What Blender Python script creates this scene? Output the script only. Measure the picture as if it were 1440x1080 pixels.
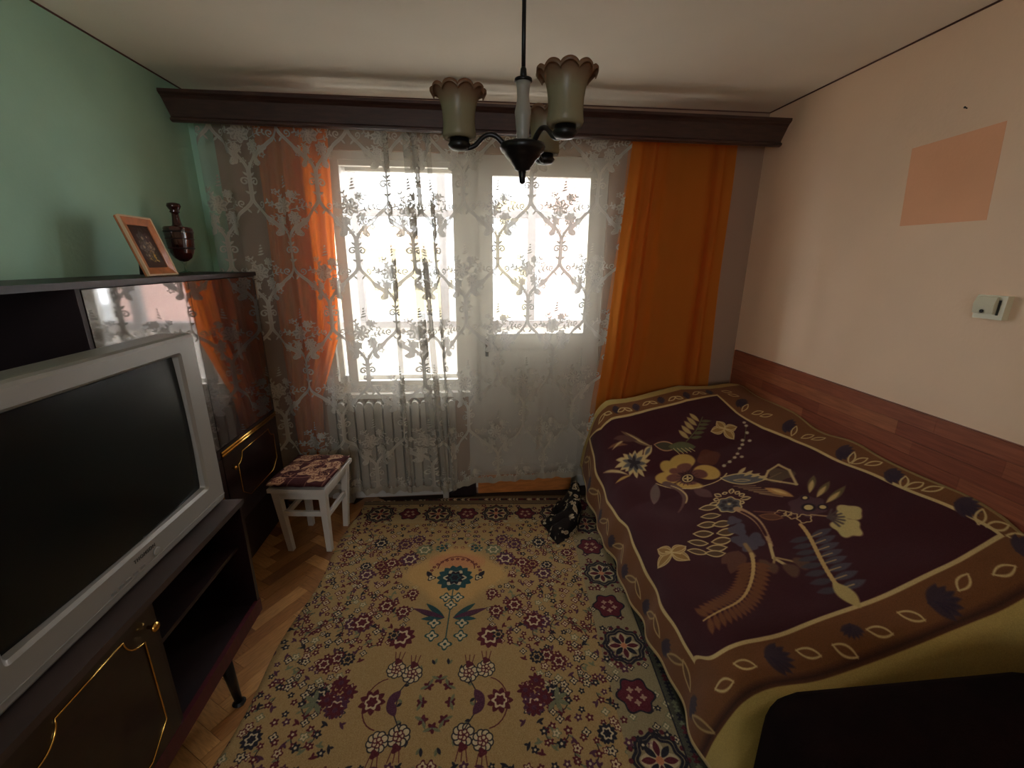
import bpy, bmesh, math, random
import numpy as np
from mathutils import Vector, Matrix

for o in list(bpy.data.objects):
    bpy.data.objects.remove(o, do_unlink=True)
SC = bpy.context.scene
COL = SC.collection
rnd = random.Random(7)
PI = math.pi

# ------------------------------------------------------------------ camera, light, exposure
F_PX, YAW, PITCH, ROLL, CAM_H = 605.88, 0.0966, 0.2803, 0.0059, 1.6398
cam_data = bpy.data.cameras.new('camera')
cam_data.sensor_width = 36.0
cam_data.lens = F_PX * 36.0 / 1440.0
cam_data.clip_start = 0.02
cam_data.clip_end = 300
camera = bpy.data.objects.new('camera', cam_data)
COL.objects.link(camera)
fw = Vector((math.sin(YAW) * math.cos(PITCH), math.cos(YAW) * math.cos(PITCH), -math.sin(PITCH)))
rt = Vector((math.cos(YAW), -math.sin(YAW), 0))
up = rt.cross(fw)
rt2 = math.cos(ROLL) * rt + math.sin(ROLL) * up
up2 = -math.sin(ROLL) * rt + math.cos(ROLL) * up
camera.matrix_world = Matrix(((rt2.x, up2.x, -fw.x, 0), (rt2.y, up2.y, -fw.y, 0), (rt2.z, up2.z, -fw.z, CAM_H), (0, 0, 0, 1)))
SC.camera = camera

world = bpy.data.worlds.new('sky')
SC.world = world
world.use_nodes = True
wn = world.node_tree.nodes
wl = world.node_tree.links
bg = wn['Background']
bg.inputs['Color'].default_value = (0.90, 0.95, 1.0, 1)
bg.inputs['Strength'].default_value = 2.6

# the daylight of window, balcony door and added fill window comes through portals (no light of their own)
for nm, (px, py, pz, sx, sz, rx) in {'window_portal': (-0.05, 3.13, 1.12, 1.95, 2.3, -PI / 2), 'fill_window_portal': (-0.425, -2.15, 1.65, 0.8, 1.05, PI / 2)}.items():
    ld = bpy.data.lights.new(nm, 'AREA')
    ld.shape = 'RECTANGLE'
    ld.size, ld.size_y = sx, sz
    ld.cycles.is_portal = True
    lo = bpy.data.objects.new(nm, ld)
    lo.location = (px, py, pz)
    lo.rotation_euler = (rx, 0, 0)
    COL.objects.link(lo)

SC.view_settings.view_transform = 'Standard'
SC.view_settings.look = 'None'
SC.view_settings.gamma = 1.0
SC.view_settings.use_curve_mapping = False
SC.view_settings.exposure = 2.35
SC.cycles.use_denoising = True
SC.cycles.transparent_max_bounces = 24
SC.cycles.max_bounces = 10
SC.cycles.diffuse_bounces = 6

# ------------------------------------------------------------------ room measures
XL, XR, YB, YF, ZC = -1.533, 1.86, 2.843, -1.9, 2.52
YO = 3.09                      # outer face of the window wall

# ------------------------------------------------------------------ helpers
def newbm():
    return bmesh.new()

def obj(name, bm, m=None, parent=None, smooth=False, loc=None, rot=None, bevel=0.0):
    me = bpy.data.meshes.new(name)
    if bevel > 0:
        es = [e for e in bm.edges if len(e.link_faces) == 2 and e.calc_face_angle(0) > 0.5]
        bmesh.ops.bevel(bm, geom=es, offset=bevel, segments=2, affect='EDGES', profile=0.6, clamp_overlap=True)
    bmesh.ops.recalc_face_normals(bm, faces=bm.faces)
    bm.to_mesh(me)
    bm.free()
    if smooth:
        me.polygons.foreach_set('use_smooth', [True] * len(me.polygons))
    if m:
        me.materials.append(m)
    o = bpy.data.objects.new(name, me)
    COL.objects.link(o)
    if parent:
        o.parent = parent
    if loc:
        o.location = loc
    if rot:
        o.rotation_euler = rot
    return o

def thing(name, label, cat, loc=(0, 0, 0), rotz=0.0, group=None):
    o = bpy.data.objects.new(name, None)
    COL.objects.link(o)
    o.empty_display_size = 0.05
    o.location = loc
    o.rotation_euler = (0, 0, rotz)
    o['label'] = label
    o['category'] = cat
    if group:
        o['group'] = group
    return o

def tag(o, label, cat, group=None):
    o['label'] = label
    o['category'] = cat
    if group:
        o['group'] = group
    return o

def struct(name, bm, m, label=None, cat=None, **k):
    o = obj(name, bm, m, **k)
    o['kind'] = 'structure'
    if label:
        o['label'] = label
        o['category'] = cat
    return o

def box(bm, x0, x1, y0, y1, z0, z1):
    vs = [bm.verts.new((x, y, z)) for x in (x0, x1) for y in (y0, y1) for z in (z0, z1)]
    for q in ((0, 1, 3, 2), (4, 6, 7, 5), (0, 4, 5, 1), (2, 3, 7, 6), (0, 2, 6, 4), (1, 5, 7, 3)):
        bm.faces.new([vs[i] for i in q])
    return vs

def bx(*a):
    bm = newbm()
    box(bm, *a)
    return bm

def lathe(bm, prof, n=24, cx=0, cy=0, cz=0, cap=True):
    rings = []
    for r, z in prof:
        rings.append([bm.verts.new((cx + r * math.cos(2 * PI * i / n), cy + r * math.sin(2 * PI * i / n), cz + z)) for i in range(n)])
    for a, b in zip(rings, rings[1:]):
        for i in range(n):
            bm.faces.new((a[i], a[(i + 1) % n], b[(i + 1) % n], b[i]))
    if cap:
        bm.faces.new(rings[0][::-1])
        bm.faces.new(rings[-1])
    return rings

def tube(bm, pts, rad, n=10, cap=True):
    pts = [Vector(p) for p in pts]
    rads = rad if isinstance(rad, (list, tuple)) else [rad] * len(pts)
    rings = []
    ref = None
    for i, p in enumerate(pts):
        t = (pts[min(i + 1, len(pts) - 1)] - pts[max(i - 1, 0)]).normalized()
        if ref is None:
            ref = Vector((0, 0, 1)) if abs(t.z) < 0.9 else Vector((1, 0, 0))
        a = (ref - t * ref.dot(t)).normalized()
        ref = a
        b = t.cross(a)
        rings.append([bm.verts.new(p + rads[i] * (math.cos(2 * PI * k / n) * a + math.sin(2 * PI * k / n) * b)) for k in range(n)])
    for a, b in zip(rings, rings[1:]):
        for k in range(n):
            bm.faces.new((a[k], a[(k + 1) % n], b[(k + 1) % n], b[k]))
    if cap:
        bm.faces.new(rings[0][::-1])
        bm.faces.new(rings[-1])

def prism(bm, poly, axis, a0, a1):
    # poly: 2D points; extruded along axis ('x': (y,z), 'y': (x,z), 'z': (x,y))
    def P(u, v, w):
        return {'x': (w, u, v), 'y': (u, w, v), 'z': (u, v, w)}[axis]
    A = [bm.verts.new(P(u, v, a0)) for u, v in poly]
    B = [bm.verts.new(P(u, v, a1)) for u, v in poly]
    n = len(poly)
    for i in range(n):
        bm.faces.new((A[i], A[(i + 1) % n], B[(i + 1) % n], B[i]))
    bm.faces.new(A[::-1])
    bm.faces.new(B)

def grid(bm, fn, nu, nv, uv=None):
    vs = [[bm.verts.new(fn(i / nu, j / nv)) for j in range(nv + 1)] for i in range(nu + 1)]
    lay = bm.loops.layers.uv.new('uv') if uv else None
    for i in range(nu):
        for j in range(nv):
            f = bm.faces.new((vs[i][j], vs[i + 1][j], vs[i + 1][j + 1], vs[i][j + 1]))
            f.smooth = True
            if uv:
                for l, (a, b) in zip(f.loops, ((i, j), (i + 1, j), (i + 1, j + 1), (i, j + 1))):
                    l[lay].uv = uv(a / nu, b / nv)
    return vs

def solidify(o, t, offset=0.0):
    md = o.modifiers.new('thickness', 'SOLIDIFY')
    md.thickness = t
    md.offset = offset
    return o

# ------------------------------------------------------------------ materials
def srgb(r, g, b):
    f = lambda c: (c / 255) / 12.92 if c <= 10 else ((c / 255 + 0.055) / 1.055) ** 2.4
    return (f(r), f(g), f(b), 1)

def mat(name, col, rough=0.6, metal=0.0, spec=0.5, var=0.0, vscale=8.0, bump=0.0, bscale=120.0, coat=0.0, stretch=None, col2=None, sheen=0.0):
    m = bpy.data.materials.new(name)
    m.use_nodes = True
    nt = m.node_tree
    p = nt.nodes['Principled BSDF']
    p.inputs['Base Color'].default_value = col
    p.inputs['Roughness'].default_value = rough
    p.inputs['Metallic'].default_value = metal
    p.inputs['Specular IOR Level'].default_value = spec
    p.inputs['Coat Weight'].default_value = coat
    p.inputs['Coat Roughness'].default_value = 0.04
    if sheen:
        p.inputs['Sheen Weight'].default_value = sheen
    tc = nt.nodes.new('ShaderNodeTexCoord')
    src = tc.outputs['Object']
    if stretch:
        mp = nt.nodes.new('ShaderNodeMapping')
        mp.inputs['Scale'].default_value = stretch
        nt.links.new(src, mp.inputs['Vector'])
        src = mp.outputs['Vector']
    if var > 0 or col2:
        no = nt.nodes.new('ShaderNodeTexNoise')
        no.inputs['Scale'].default_value = vscale
        no.inputs['Detail'].default_value = 6
        nt.links.new(src, no.inputs['Vector'])
        rp = nt.nodes.new('ShaderNodeValToRGB')
        c2 = col2 or tuple(min(1, c * (1 + var)) for c in col[:3]) + (1,)
        c1 = col if col2 else tuple(c * (1 - var) for c in col[:3]) + (1,)
        rp.color_ramp.elements[0].color = c1
        rp.color_ramp.elements[0].position = 0.32
        rp.color_ramp.elements[1].color = c2
        rp.color_ramp.elements[1].position = 0.68
        nt.links.new(no.outputs['Fac'], rp.inputs['Fac'])
        nt.links.new(rp.outputs['Color'], p.inputs['Base Color'])
    if bump > 0:
        nb = nt.nodes.new('ShaderNodeTexNoise')
        nb.inputs['Scale'].default_value = bscale
        nb.inputs['Detail'].default_value = 4
        nt.links.new(src, nb.inputs['Vector'])
        bp = nt.nodes.new('ShaderNodeBump')
        bp.inputs['Strength'].default_value = bump
        bp.inputs['Distance'].default_value = 0.004
        nt.links.new(nb.outputs['Fac'], bp.inputs['Height'])
        nt.links.new(bp.outputs['Normal'], p.inputs['Normal'])
    return m

def image_mat(name, img, rough=0.9, bump=0.25, bscale=600, uv='uv', sheen=0.0, spec=0.2, interp='Linear'):
    m = mat(name, (0.5, 0.5, 0.5, 1), rough=rough, spec=spec, bump=bump, bscale=bscale, sheen=sheen)
    nt = m.node_tree
    u = nt.nodes.new('ShaderNodeUVMap')
    u.uv_map = uv
    t = nt.nodes.new('ShaderNodeTexImage')
    t.image = img
    t.interpolation = interp
    nt.links.new(u.outputs['UV'], t.inputs['Vector'])
    nt.links.new(t.outputs['Color'], nt.nodes['Principled BSDF'].inputs['Base Color'])
    return m

def cloth_mat(name, col, trans_col, trans=0.5, var=0.08, vscale=3):
    m = bpy.data.materials.new(name)
    m.use_nodes = True
    nt = m.node_tree
    nt.nodes.remove(nt.nodes['Principled BSDF'])
    out = nt.nodes['Material Output']
    d = nt.nodes.new('ShaderNodeBsdfDiffuse')
    t = nt.nodes.new('ShaderNodeBsdfTranslucent')
    mx = nt.nodes.new('ShaderNodeMixShader')
    d.inputs['Color'].default_value = col
    t.inputs['Color'].default_value = trans_col
    mx.inputs['Fac'].default_value = trans
    no = nt.nodes.new('ShaderNodeTexNoise')
    no.inputs['Scale'].default_value = 900
    bp = nt.nodes.new('ShaderNodeBump')
    bp.inputs['Strength'].default_value = 0.2
    bp.inputs['Distance'].default_value = 0.002
    nt.links.new(no.outputs['Fac'], bp.inputs['Height'])
    nt.links.new(bp.outputs['Normal'], d.inputs['Normal'])
    nt.links.new(d.outputs[0], mx.inputs[1])
    nt.links.new(t.outputs[0], mx.inputs[2])
    nt.links.new(mx.outputs[0], out.inputs['Surface'])
    return m

def glass_mat(name, tint=(1, 1, 1, 1), refl=0.05):
    m = bpy.data.materials.new(name)
    m.use_nodes = True
    nt = m.node_tree
    nt.nodes.remove(nt.nodes['Principled BSDF'])
    a = nt.nodes.new('ShaderNodeBsdfTransparent')
    a.inputs['Color'].default_value = tint
    b = nt.nodes.new('ShaderNodeBsdfGlossy')
    b.inputs['Roughness'].default_value = 0.02
    mx = nt.nodes.new('ShaderNodeMixShader')
    mx.inputs['Fac'].default_value = refl
    nt.links.new(a.outputs[0], mx.inputs[1])
    nt.links.new(b.outputs[0], mx.inputs[2])
    nt.links.new(mx.outputs[0], nt.nodes['Material Output'].inputs['Surface'])
    return m

M = {}
M['ceiling'] = mat('ceiling paint', srgb(248, 239, 222), 0.9, var=0.04, vscale=1.5, bump=0.15, bscale=90)
M['green'] = mat('green wall paint', srgb(172, 212, 188), 0.85, var=0.06, vscale=2.5, bump=0.2, bscale=70)
M['peach'] = mat('pink beige wall paint', srgb(246, 212, 180), 0.85, var=0.05, vscale=1.6, bump=0.2, bscale=70)
M['patch'] = mat('older peach paint', srgb(244, 180, 138), 0.85, var=0.03, vscale=4, bump=0.2, bscale=70)
M['backwall'] = mat('window wall paint', srgb(166, 138, 118), 0.85, bump=0.2, bscale=70)
M['line'] = mat('brown paint line', srgb(92, 58, 46), 0.8)
M['whitepaint'] = mat('white gloss paint', srgb(208, 203, 193), 0.4, var=0.03, bump=0.05)
M['parquet'] = [mat('oak parquet %d' % i, c, 0.42, var=0.22, vscale=9, stretch=(2, 16, 2), bump=0.06, bscale=40) for i, c in enumerate((srgb(168, 118, 66), srgb(150, 100, 54), srgb(182, 132, 78), srgb(128, 82, 46)))]
M['floorbase'] = mat('dark floor screed', srgb(60, 42, 28), 0.9)
M['darkwood'] = mat('dark lacquered wood', srgb(26, 11, 11), 0.28, coat=0.25, var=0.35, vscale=6, stretch=(1, 1, 12))
M['darkwoodmatt'] = mat('dark stained wood', srgb(32, 16, 14), 0.45, var=0.3, vscale=6, stretch=(1, 12, 1))
M['redwood'] = mat('dark red stained wood', srgb(70, 20, 27), 0.4, var=0.25, vscale=7, stretch=(1, 10, 1))
M['mirrorlacquer'] = mat('mirror gloss lacquer', srgb(40, 17, 15), 0.045, spec=1.0, coat=1.0, var=0.3, vscale=5, stretch=(1, 1, 10))
M['mirrorlacquer'].node_tree.nodes['Principled BSDF'].inputs['IOR'].default_value = 1.9
M['niche'] = mat('dark cabinet inside', srgb(30, 13, 14), 0.6)
M['pelmet'] = mat('dark brown pelmet wood', srgb(62, 38, 32), 0.4, var=0.3, vscale=5, stretch=(2, 14, 14), bump=0.05)
M['gold'] = mat('brass trim', srgb(226, 178, 92), 0.22, metal=1.0)
M['silver'] = mat('silver grey plastic', srgb(150, 146, 138), 0.42, metal=0.25, bump=0.03, bscale=300)
M['silverdark'] = mat('grey plastic shell', srgb(120, 117, 112), 0.5)
M['screen'] = mat('dark picture tube glass', srgb(20, 24, 23), 0.22, spec=0.35)
M['black'] = mat('black metal', srgb(22, 20, 20), 0.35, metal=0.3)
M['ink'] = mat('dark print', srgb(56, 54, 52), 0.6)
M['shelfgrey'] = mat('greyish lacquer top', srgb(58, 46, 42), 0.42, coat=0.0, var=0.2)  # stand top, greyer and paler than the dark lacquer
M['laminate'] = [mat('laminate strip %d' % i, c, 0.4, var=0.2, vscale=5, stretch=(3, 3, 22), bump=0.03) for i, c in enumerate((srgb(150, 84, 58), srgb(136, 72, 50), srgb(164, 98, 66), srgb(122, 64, 46)))]
for m_ in M['laminate']:
    m_.node_tree.nodes['Mapping'].inputs['Scale'].default_value = (3, 1.6, 26)
M['plush'] = mat('dark brown plush', srgb(22, 12, 11), 1.0, spec=0.05, var=0.25, vscale=14, bump=0.6, bscale=220)
M['sofa'] = mat('sofa upholstery', srgb(54, 36, 30), 0.95, bump=0.4, bscale=240)
M['threshold'] = mat('orange brown plank', srgb(196, 122, 62), 0.45, var=0.2, vscale=6, stretch=(2, 14, 14))
M['orange'] = cloth_mat('orange drape cloth', srgb(214, 138, 58), srgb(255, 122, 16), 0.5)
M['glass'] = glass_mat('window glass')
M['backlit_grey'] = mat('backlit glazing bar grey', srgb(128, 122, 118), 0.6)  # backlit shade of the white balcony frame, put into its colour
M['radiator'] = mat('white radiator enamel', srgb(176, 170, 158), 0.4)
M['bakelite'] = mat('cream plastic', srgb(216, 208, 178), 0.35)
M['wall_pink'] = mat('pink siding', srgb(190, 152, 140), 0.8, var=0.05)
M['facade'] = mat('cream facade render', srgb(208, 190, 150), 0.9, var=0.05, vscale=0.6)
M['roof'] = mat('peach roof tiles', srgb(206, 172, 140), 0.85, var=0.1, vscale=2)
M['concrete'] = mat('pale concrete', srgb(196, 190, 182), 0.9, var=0.08, vscale=3, bump=0.2)
M['groundout'] = mat('courtyard asphalt', srgb(150, 150, 146), 0.9, var=0.15, vscale=0.4)
M['pane_far'] = mat('far window pane', srgb(150, 150, 146), 0.3)
M['bottle'] = mat('dark red brown glass', srgb(58, 22, 20), 0.12, coat=0.6)
M['footglass'] = glass_mat('pale glass foot', (0.72, 0.84, 0.76, 1), 0.12)
M['frosted'] = mat('frosted stem acrylic', srgb(150, 146, 136), 0.35)
M['framewood'] = mat('orange brown frame wood', srgb(196, 120, 72), 0.3, var=0.25, vscale=18, coat=0.3)
M['framelip'] = mat('pale frame lip', srgb(226, 196, 160), 0.3)

# shade glass: translucent, browner towards the ruffled rim
def shade_mat():
    m = bpy.data.materials.new('frosted tulip glass')
    m.use_nodes = True
    nt = m.node_tree
    nt.nodes.remove(nt.nodes['Principled BSDF'])
    tc = nt.nodes.new('ShaderNodeTexCoord')
    sp = nt.nodes.new('ShaderNodeSeparateXYZ')
    nt.links.new(tc.outputs['Object'], sp.inputs[0])
    mr = nt.nodes.new('ShaderNodeMapRange')
    mr.inputs['From Min'].default_value = 0.085
    mr.inputs['From Max'].default_value = 0.150
    nt.links.new(sp.outputs['Z'], mr.inputs['Value'])
    rp = nt.nodes.new('ShaderNodeValToRGB')
    rp.color_ramp.elements[0].color = srgb(168, 160, 130)
    rp.color_ramp.elements[1].color = srgb(146, 88, 58)
    nt.links.new(mr.outputs[0], rp.inputs['Fac'])
    d = nt.nodes.new('ShaderNodeBsdfDiffuse')
    t = nt.nodes.new('ShaderNodeBsdfTranslucent')
    g = nt.nodes.new('ShaderNodeBsdfGlossy')
    g.inputs['Roughness'].default_value = 0.35
    nt.links.new(rp.outputs['Color'], d.inputs['Color'])
    nt.links.new(rp.outputs['Color'], t.inputs['Color'])
    a = nt.nodes.new('ShaderNodeMixShader')
    a.inputs['Fac'].default_value = 0.5
    nt.links.new(d.outputs[0], a.inputs[1])
    nt.links.new(t.outputs[0], a.inputs[2])
    b = nt.nodes.new('ShaderNodeMixShader')
    b.inputs['Fac'].default_value = 0.03
    nt.links.new(a.outputs[0], b.inputs[1])
    nt.links.new(g.outputs[0], b.inputs[2])
    nt.links.new(b.outputs[0], nt.nodes['Material Output'].inputs['Surface'])
    return m
M['shade'] = shade_mat()

# ------------------------------------------------------------------ a small painter for woven and printed patterns
class Canvas:
    def __init__(s, w, h, ppm, col, wrap=False):
        s.W, s.H, s.p = int(round(w * ppm)), int(round(h * ppm)), ppm
        s.a = np.empty((s.H, s.W, len(col)), np.float32)
        s.a[:] = np.array(col, np.float32)
        s.wrap = wrap
    def win(s, cx, cy, r):
        x0, x1 = int((cx - r) * s.p) - 1, int((cx + r) * s.p) + 2
        y0, y1 = int((cy - r) * s.p) - 1, int((cy + r) * s.p) + 2
        x0, y0, x1, y1 = max(x0, 0), max(y0, 0), min(x1, s.W), min(y1, s.H)
        if x1 <= x0 or y1 <= y0:
            return None
        X = (np.arange(x0, x1) + 0.5) / s.p
        Y = (np.arange(y0, y1) + 0.5) / s.p
        return (slice(y0, y1), slice(x0, x1)), X[None, :], Y[:, None]
    def put(s, sl, d, col, al, soft):
        k = np.clip(0.5 - d * s.p / soft, 0, 1)[..., None] * al
        s.a[sl] = s.a[sl] * (1 - k) + np.array(col, np.float32) * k
    def each(s, cx, cy, r, fn, col, al, soft):
        offs = [(0, 0)]
        if s.wrap:
            w, h = s.W / s.p, s.H / s.p
            offs = [(i * w, j * h) for i in (-1, 0, 1) for j in (-1, 0, 1)]
        for ox, oy in offs:
            q = s.win(cx + ox, cy + oy, r)
            if q is None:
                continue
            sl, X, Y = q
            s.put(sl, fn(X - ox, Y - oy), col, al, soft)
    def blob(s, cx, cy, R, col, n=0, amp=0.0, rot=0.0, sx=1.0, sy=1.0, al=1.0, soft=1.5, ring=0.0):
        c, sn = math.cos(rot), math.sin(rot)
        def fn(X, Y):
            dx, dy = X - cx, Y - cy
            u = (dx * c + dy * sn) / sx
            v = (-dx * sn + dy * c) / sy
            r = np.sqrt(u * u + v * v)
            rr = R
            if n:
                rr = R * (1 + amp * np.cos(n * np.arctan2(v, u)))
            d = (r - rr) * min(sx, sy)
            return np.abs(d) - ring if ring else d
        s.each(cx, cy, R * (1 + amp) * max(sx, sy) + ring + 0.004, fn, col, al, soft)
    def leaf(s, x0, y0, x1, y1, w, col, al=1.0, soft=1.5, ring=0.0, power=0.8):
        L = math.hypot(x1 - x0, y1 - y0) + 1e-9
        ux, uy = (x1 - x0) / L, (y1 - y0) / L
        def fn(X, Y):
            t = ((X - x0) * ux + (Y - y0) * uy) / L
            d = np.abs(-(X - x0) * uy + (Y - y0) * ux)
            env = w * np.sin(np.clip(t, 0, 1) * PI) ** power
            e = np.maximum(d - env, np.maximum(-t, t - 1) * L)
            return np.abs(e) - ring if ring else e
        s.each((x0 + x1) / 2, (y0 + y1) / 2, L / 2 + w + ring + 0.004, fn, col, al, soft)
    def line(s, pts, w, col, al=1.0, soft=1.5, w1=None):
        n = len(pts) - 1
        for i in range(n):
            (x0, y0), (x1, y1) = pts[i], pts[i + 1]
            L = math.hypot(x1 - x0, y1 - y0) + 1e-9
            wa = w if w1 is None else w + (w1 - w) * i / n
            wb = w if w1 is None else w + (w1 - w) * (i + 1) / n
            def fn(X, Y):
                t = np.clip(((X - x0) * (x1 - x0) + (Y - y0) * (y1 - y0)) / (L * L), 0, 1)
                return np.hypot(X - x0 - t * (x1 - x0), Y - y0 - t * (y1 - y0)) - (wa + (wb - wa) * t) / 2
            s.each((x0 + x1) / 2, (y0 + y1) / 2, L / 2 + max(wa, wb) + 0.003, fn, col, al, soft)
    def image(s, name):
        a = s.a
        if a.shape[2] == 3:
            a = np.concatenate([a, np.ones(a.shape[:2] + (1,), np.float32)], 2)
        im = bpy.data.images.new(name, s.W, s.H)
        im.pixels.foreach_set(np.ascontiguousarray(np.clip(a, 0, 1)).ravel())
        im.update()
        im.pack()
        return im

def C(r, g, b):
    return (r / 255, g / 255, b / 255)

def spiral(cx, cy, r0, a0, turns, shrink=0.25, n=22):
    return [(cx + r0 * (1 - (1 - shrink) * i / n) * math.cos(a0 + turns * 2 * PI * i / n), cy + r0 * (1 - (1 - shrink) * i / n) * math.sin(a0 + turns * 2 * PI * i / n)) for i in range(n + 1)]

def bez(p0, p1, p2, p3, n=16):
    o = []
    for i in range(n + 1):
        t = i / n
        a, b, c, d = (1 - t) ** 3, 3 * t * (1 - t) ** 2, 3 * t * t * (1 - t), t ** 3
        o.append((a * p0[0] + b * p1[0] + c * p2[0] + d * p3[0], a * p0[1] + b * p1[1] + c * p2[1] + d * p3[1]))
    return o

# ------------------------------------------------------------------ woven lace (opacity of the cloth)
def lace_image():
    W, H = 0.385, 0.72
    c = Canvas(W, H, 1500, (0.35, 0.35, 0.35), wrap=True)
    E, F_, G = (1.0,) * 3, (0.915,) * 3, (1.0,) * 3
    def ribbon(pts, w, w1=None):
        c.line(pts, w, E, w1=w1)
        c.line(pts, w - 0.0095, F_, w1=(w1 - 0.0095) if w1 else None)
    def scroll(cx, cy):
        for s in (-1, 1):
            ribbon(bez((cx + s * 0.002, cy - 0.085), (cx + s * 0.012, cy - 0.125), (cx + s * 0.055, cy - 0.145), (cx + s * 0.085, cy - 0.185)), 0.017)
            ribbon(bez((cx + s * 0.085, cy - 0.185), (cx + s * 0.115, cy - 0.215), (cx + s * 0.150, cy - 0.225), (cx + s * 0.140, cy - 0.262)), 0.024)
            c.line(spiral(cx + s * 0.124, cy - 0.262, 0.017, 0 if s > 0 else PI, -s * 0.9), 0.006, E)
            c.line(spiral(cx + s * 0.052, cy - 0.112, 0.018, -PI / 2, s * 1.1), 0.006, E)
            ribbon(bez((cx + s * 0.002, cy + 0.06), (cx + s * 0.010, cy + 0.10), (cx + s * 0.030, cy + 0.112), (cx + s * 0.052, cy + 0.150)), 0.015)
            c.line(spiral(cx + s * 0.058, cy + 0.100, 0.017, PI / 2, -s * 1.1), 0.006, E)
            c.line(spiral(cx + s * 0.024, cy + 0.004, 0.022, PI if s > 0 else 0, -s * 1.2), 0.008, E)
            c.leaf(cx, cy + 0.03, cx + s * 0.028, cy + 0.052, 0.006, E)
            c.leaf(cx, cy - 0.06, cx + s * 0.028, cy - 0.044, 0.006, E)
            c.leaf(cx + s * 0.03, cy - 0.135, cx + s * 0.012, cy - 0.158, 0.005, E)
        ribbon([(cx, cy - 0.085), (cx, cy + 0.06)], 0.021)
        c.blob(cx, cy - 0.012, 0.010, F_)
    def flower(x, y, R, k=0):
        c.blob(x, y, R, E, n=7, amp=0.14, rot=k)
        c.blob(x, y, R - 0.0062, (0.66,) * 3, n=7, amp=0.14, rot=k)
        for i in range(9):
            a = k + i * 2 * PI / 9
            c.leaf(x + R * 0.42 * math.cos(a), y + R * 0.42 * math.sin(a), x + R * 0.98 * math.cos(a + 0.45), y + R * 0.98 * math.sin(a + 0.45), R * 0.14, E)
        for i in range(5):
            a = k + i * 2 * PI / 5
            c.blob(x + R * 0.22 * math.cos(a), y + R * 0.22 * math.sin(a), R * 0.17, E, ring=0.003)
    def sprig(x, y, a, L):
        x1, y1 = x + L * math.cos(a), y + L * math.sin(a)
        c.line([(x, y), (x1, y1)], 0.004, E)
        for t in (0.35, 0.65, 0.95):
            for q in (-0.9, 0.9):
                px, py = x + (x1 - x) * t, y + (y1 - y) * t
                c.leaf(px, py, px + 0.020 * math.cos(a + q), py + 0.020 * math.sin(a + q), 0.0045, E)
    def bouquet(x, y):
        for a in (0.3, 0.95, 2.0, 2.7, 3.5, 4.2, 5.2, 5.8):
            sprig(x + 0.03 * math.cos(a), y + 0.03 * math.sin(a), a, 0.085)
        flower(x - 0.020, y + 0.030, 0.044, 0.3)
        flower(x + 0.042, y - 0.030, 0.030, 1.0)
        flower(x - 0.044, y - 0.044, 0.022, 0.6)
        flower(x + 0.034, y + 0.088, 0.022, 0.1)
        for dx, dy in ((0.086, 0.056), (-0.086, 0.036), (0.094, -0.075), (-0.020, -0.104), (0.018, -0.122), (0.048, -0.104), (-0.064, 0.104), (-0.096, -0.06)):
            c.blob(x + dx, y + dy, 0.0105, E, n=5, amp=0.35, ring=0.0028)
        for k in range(4):
            c.leaf(x - 0.016 + 0.005 * k, y + 0.124 + 0.016 * k, x + 0.016 - 0.003 * k, y + 0.134 + 0.016 * k, 0.0045, E)
    for ox, oy in ((W * 0.25, 0.30), (W * 0.75, 0.30 + H / 2)):
        scroll(ox, oy)
        bouquet(ox, oy + 0.212)
    return c.image('lace weave')

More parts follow.
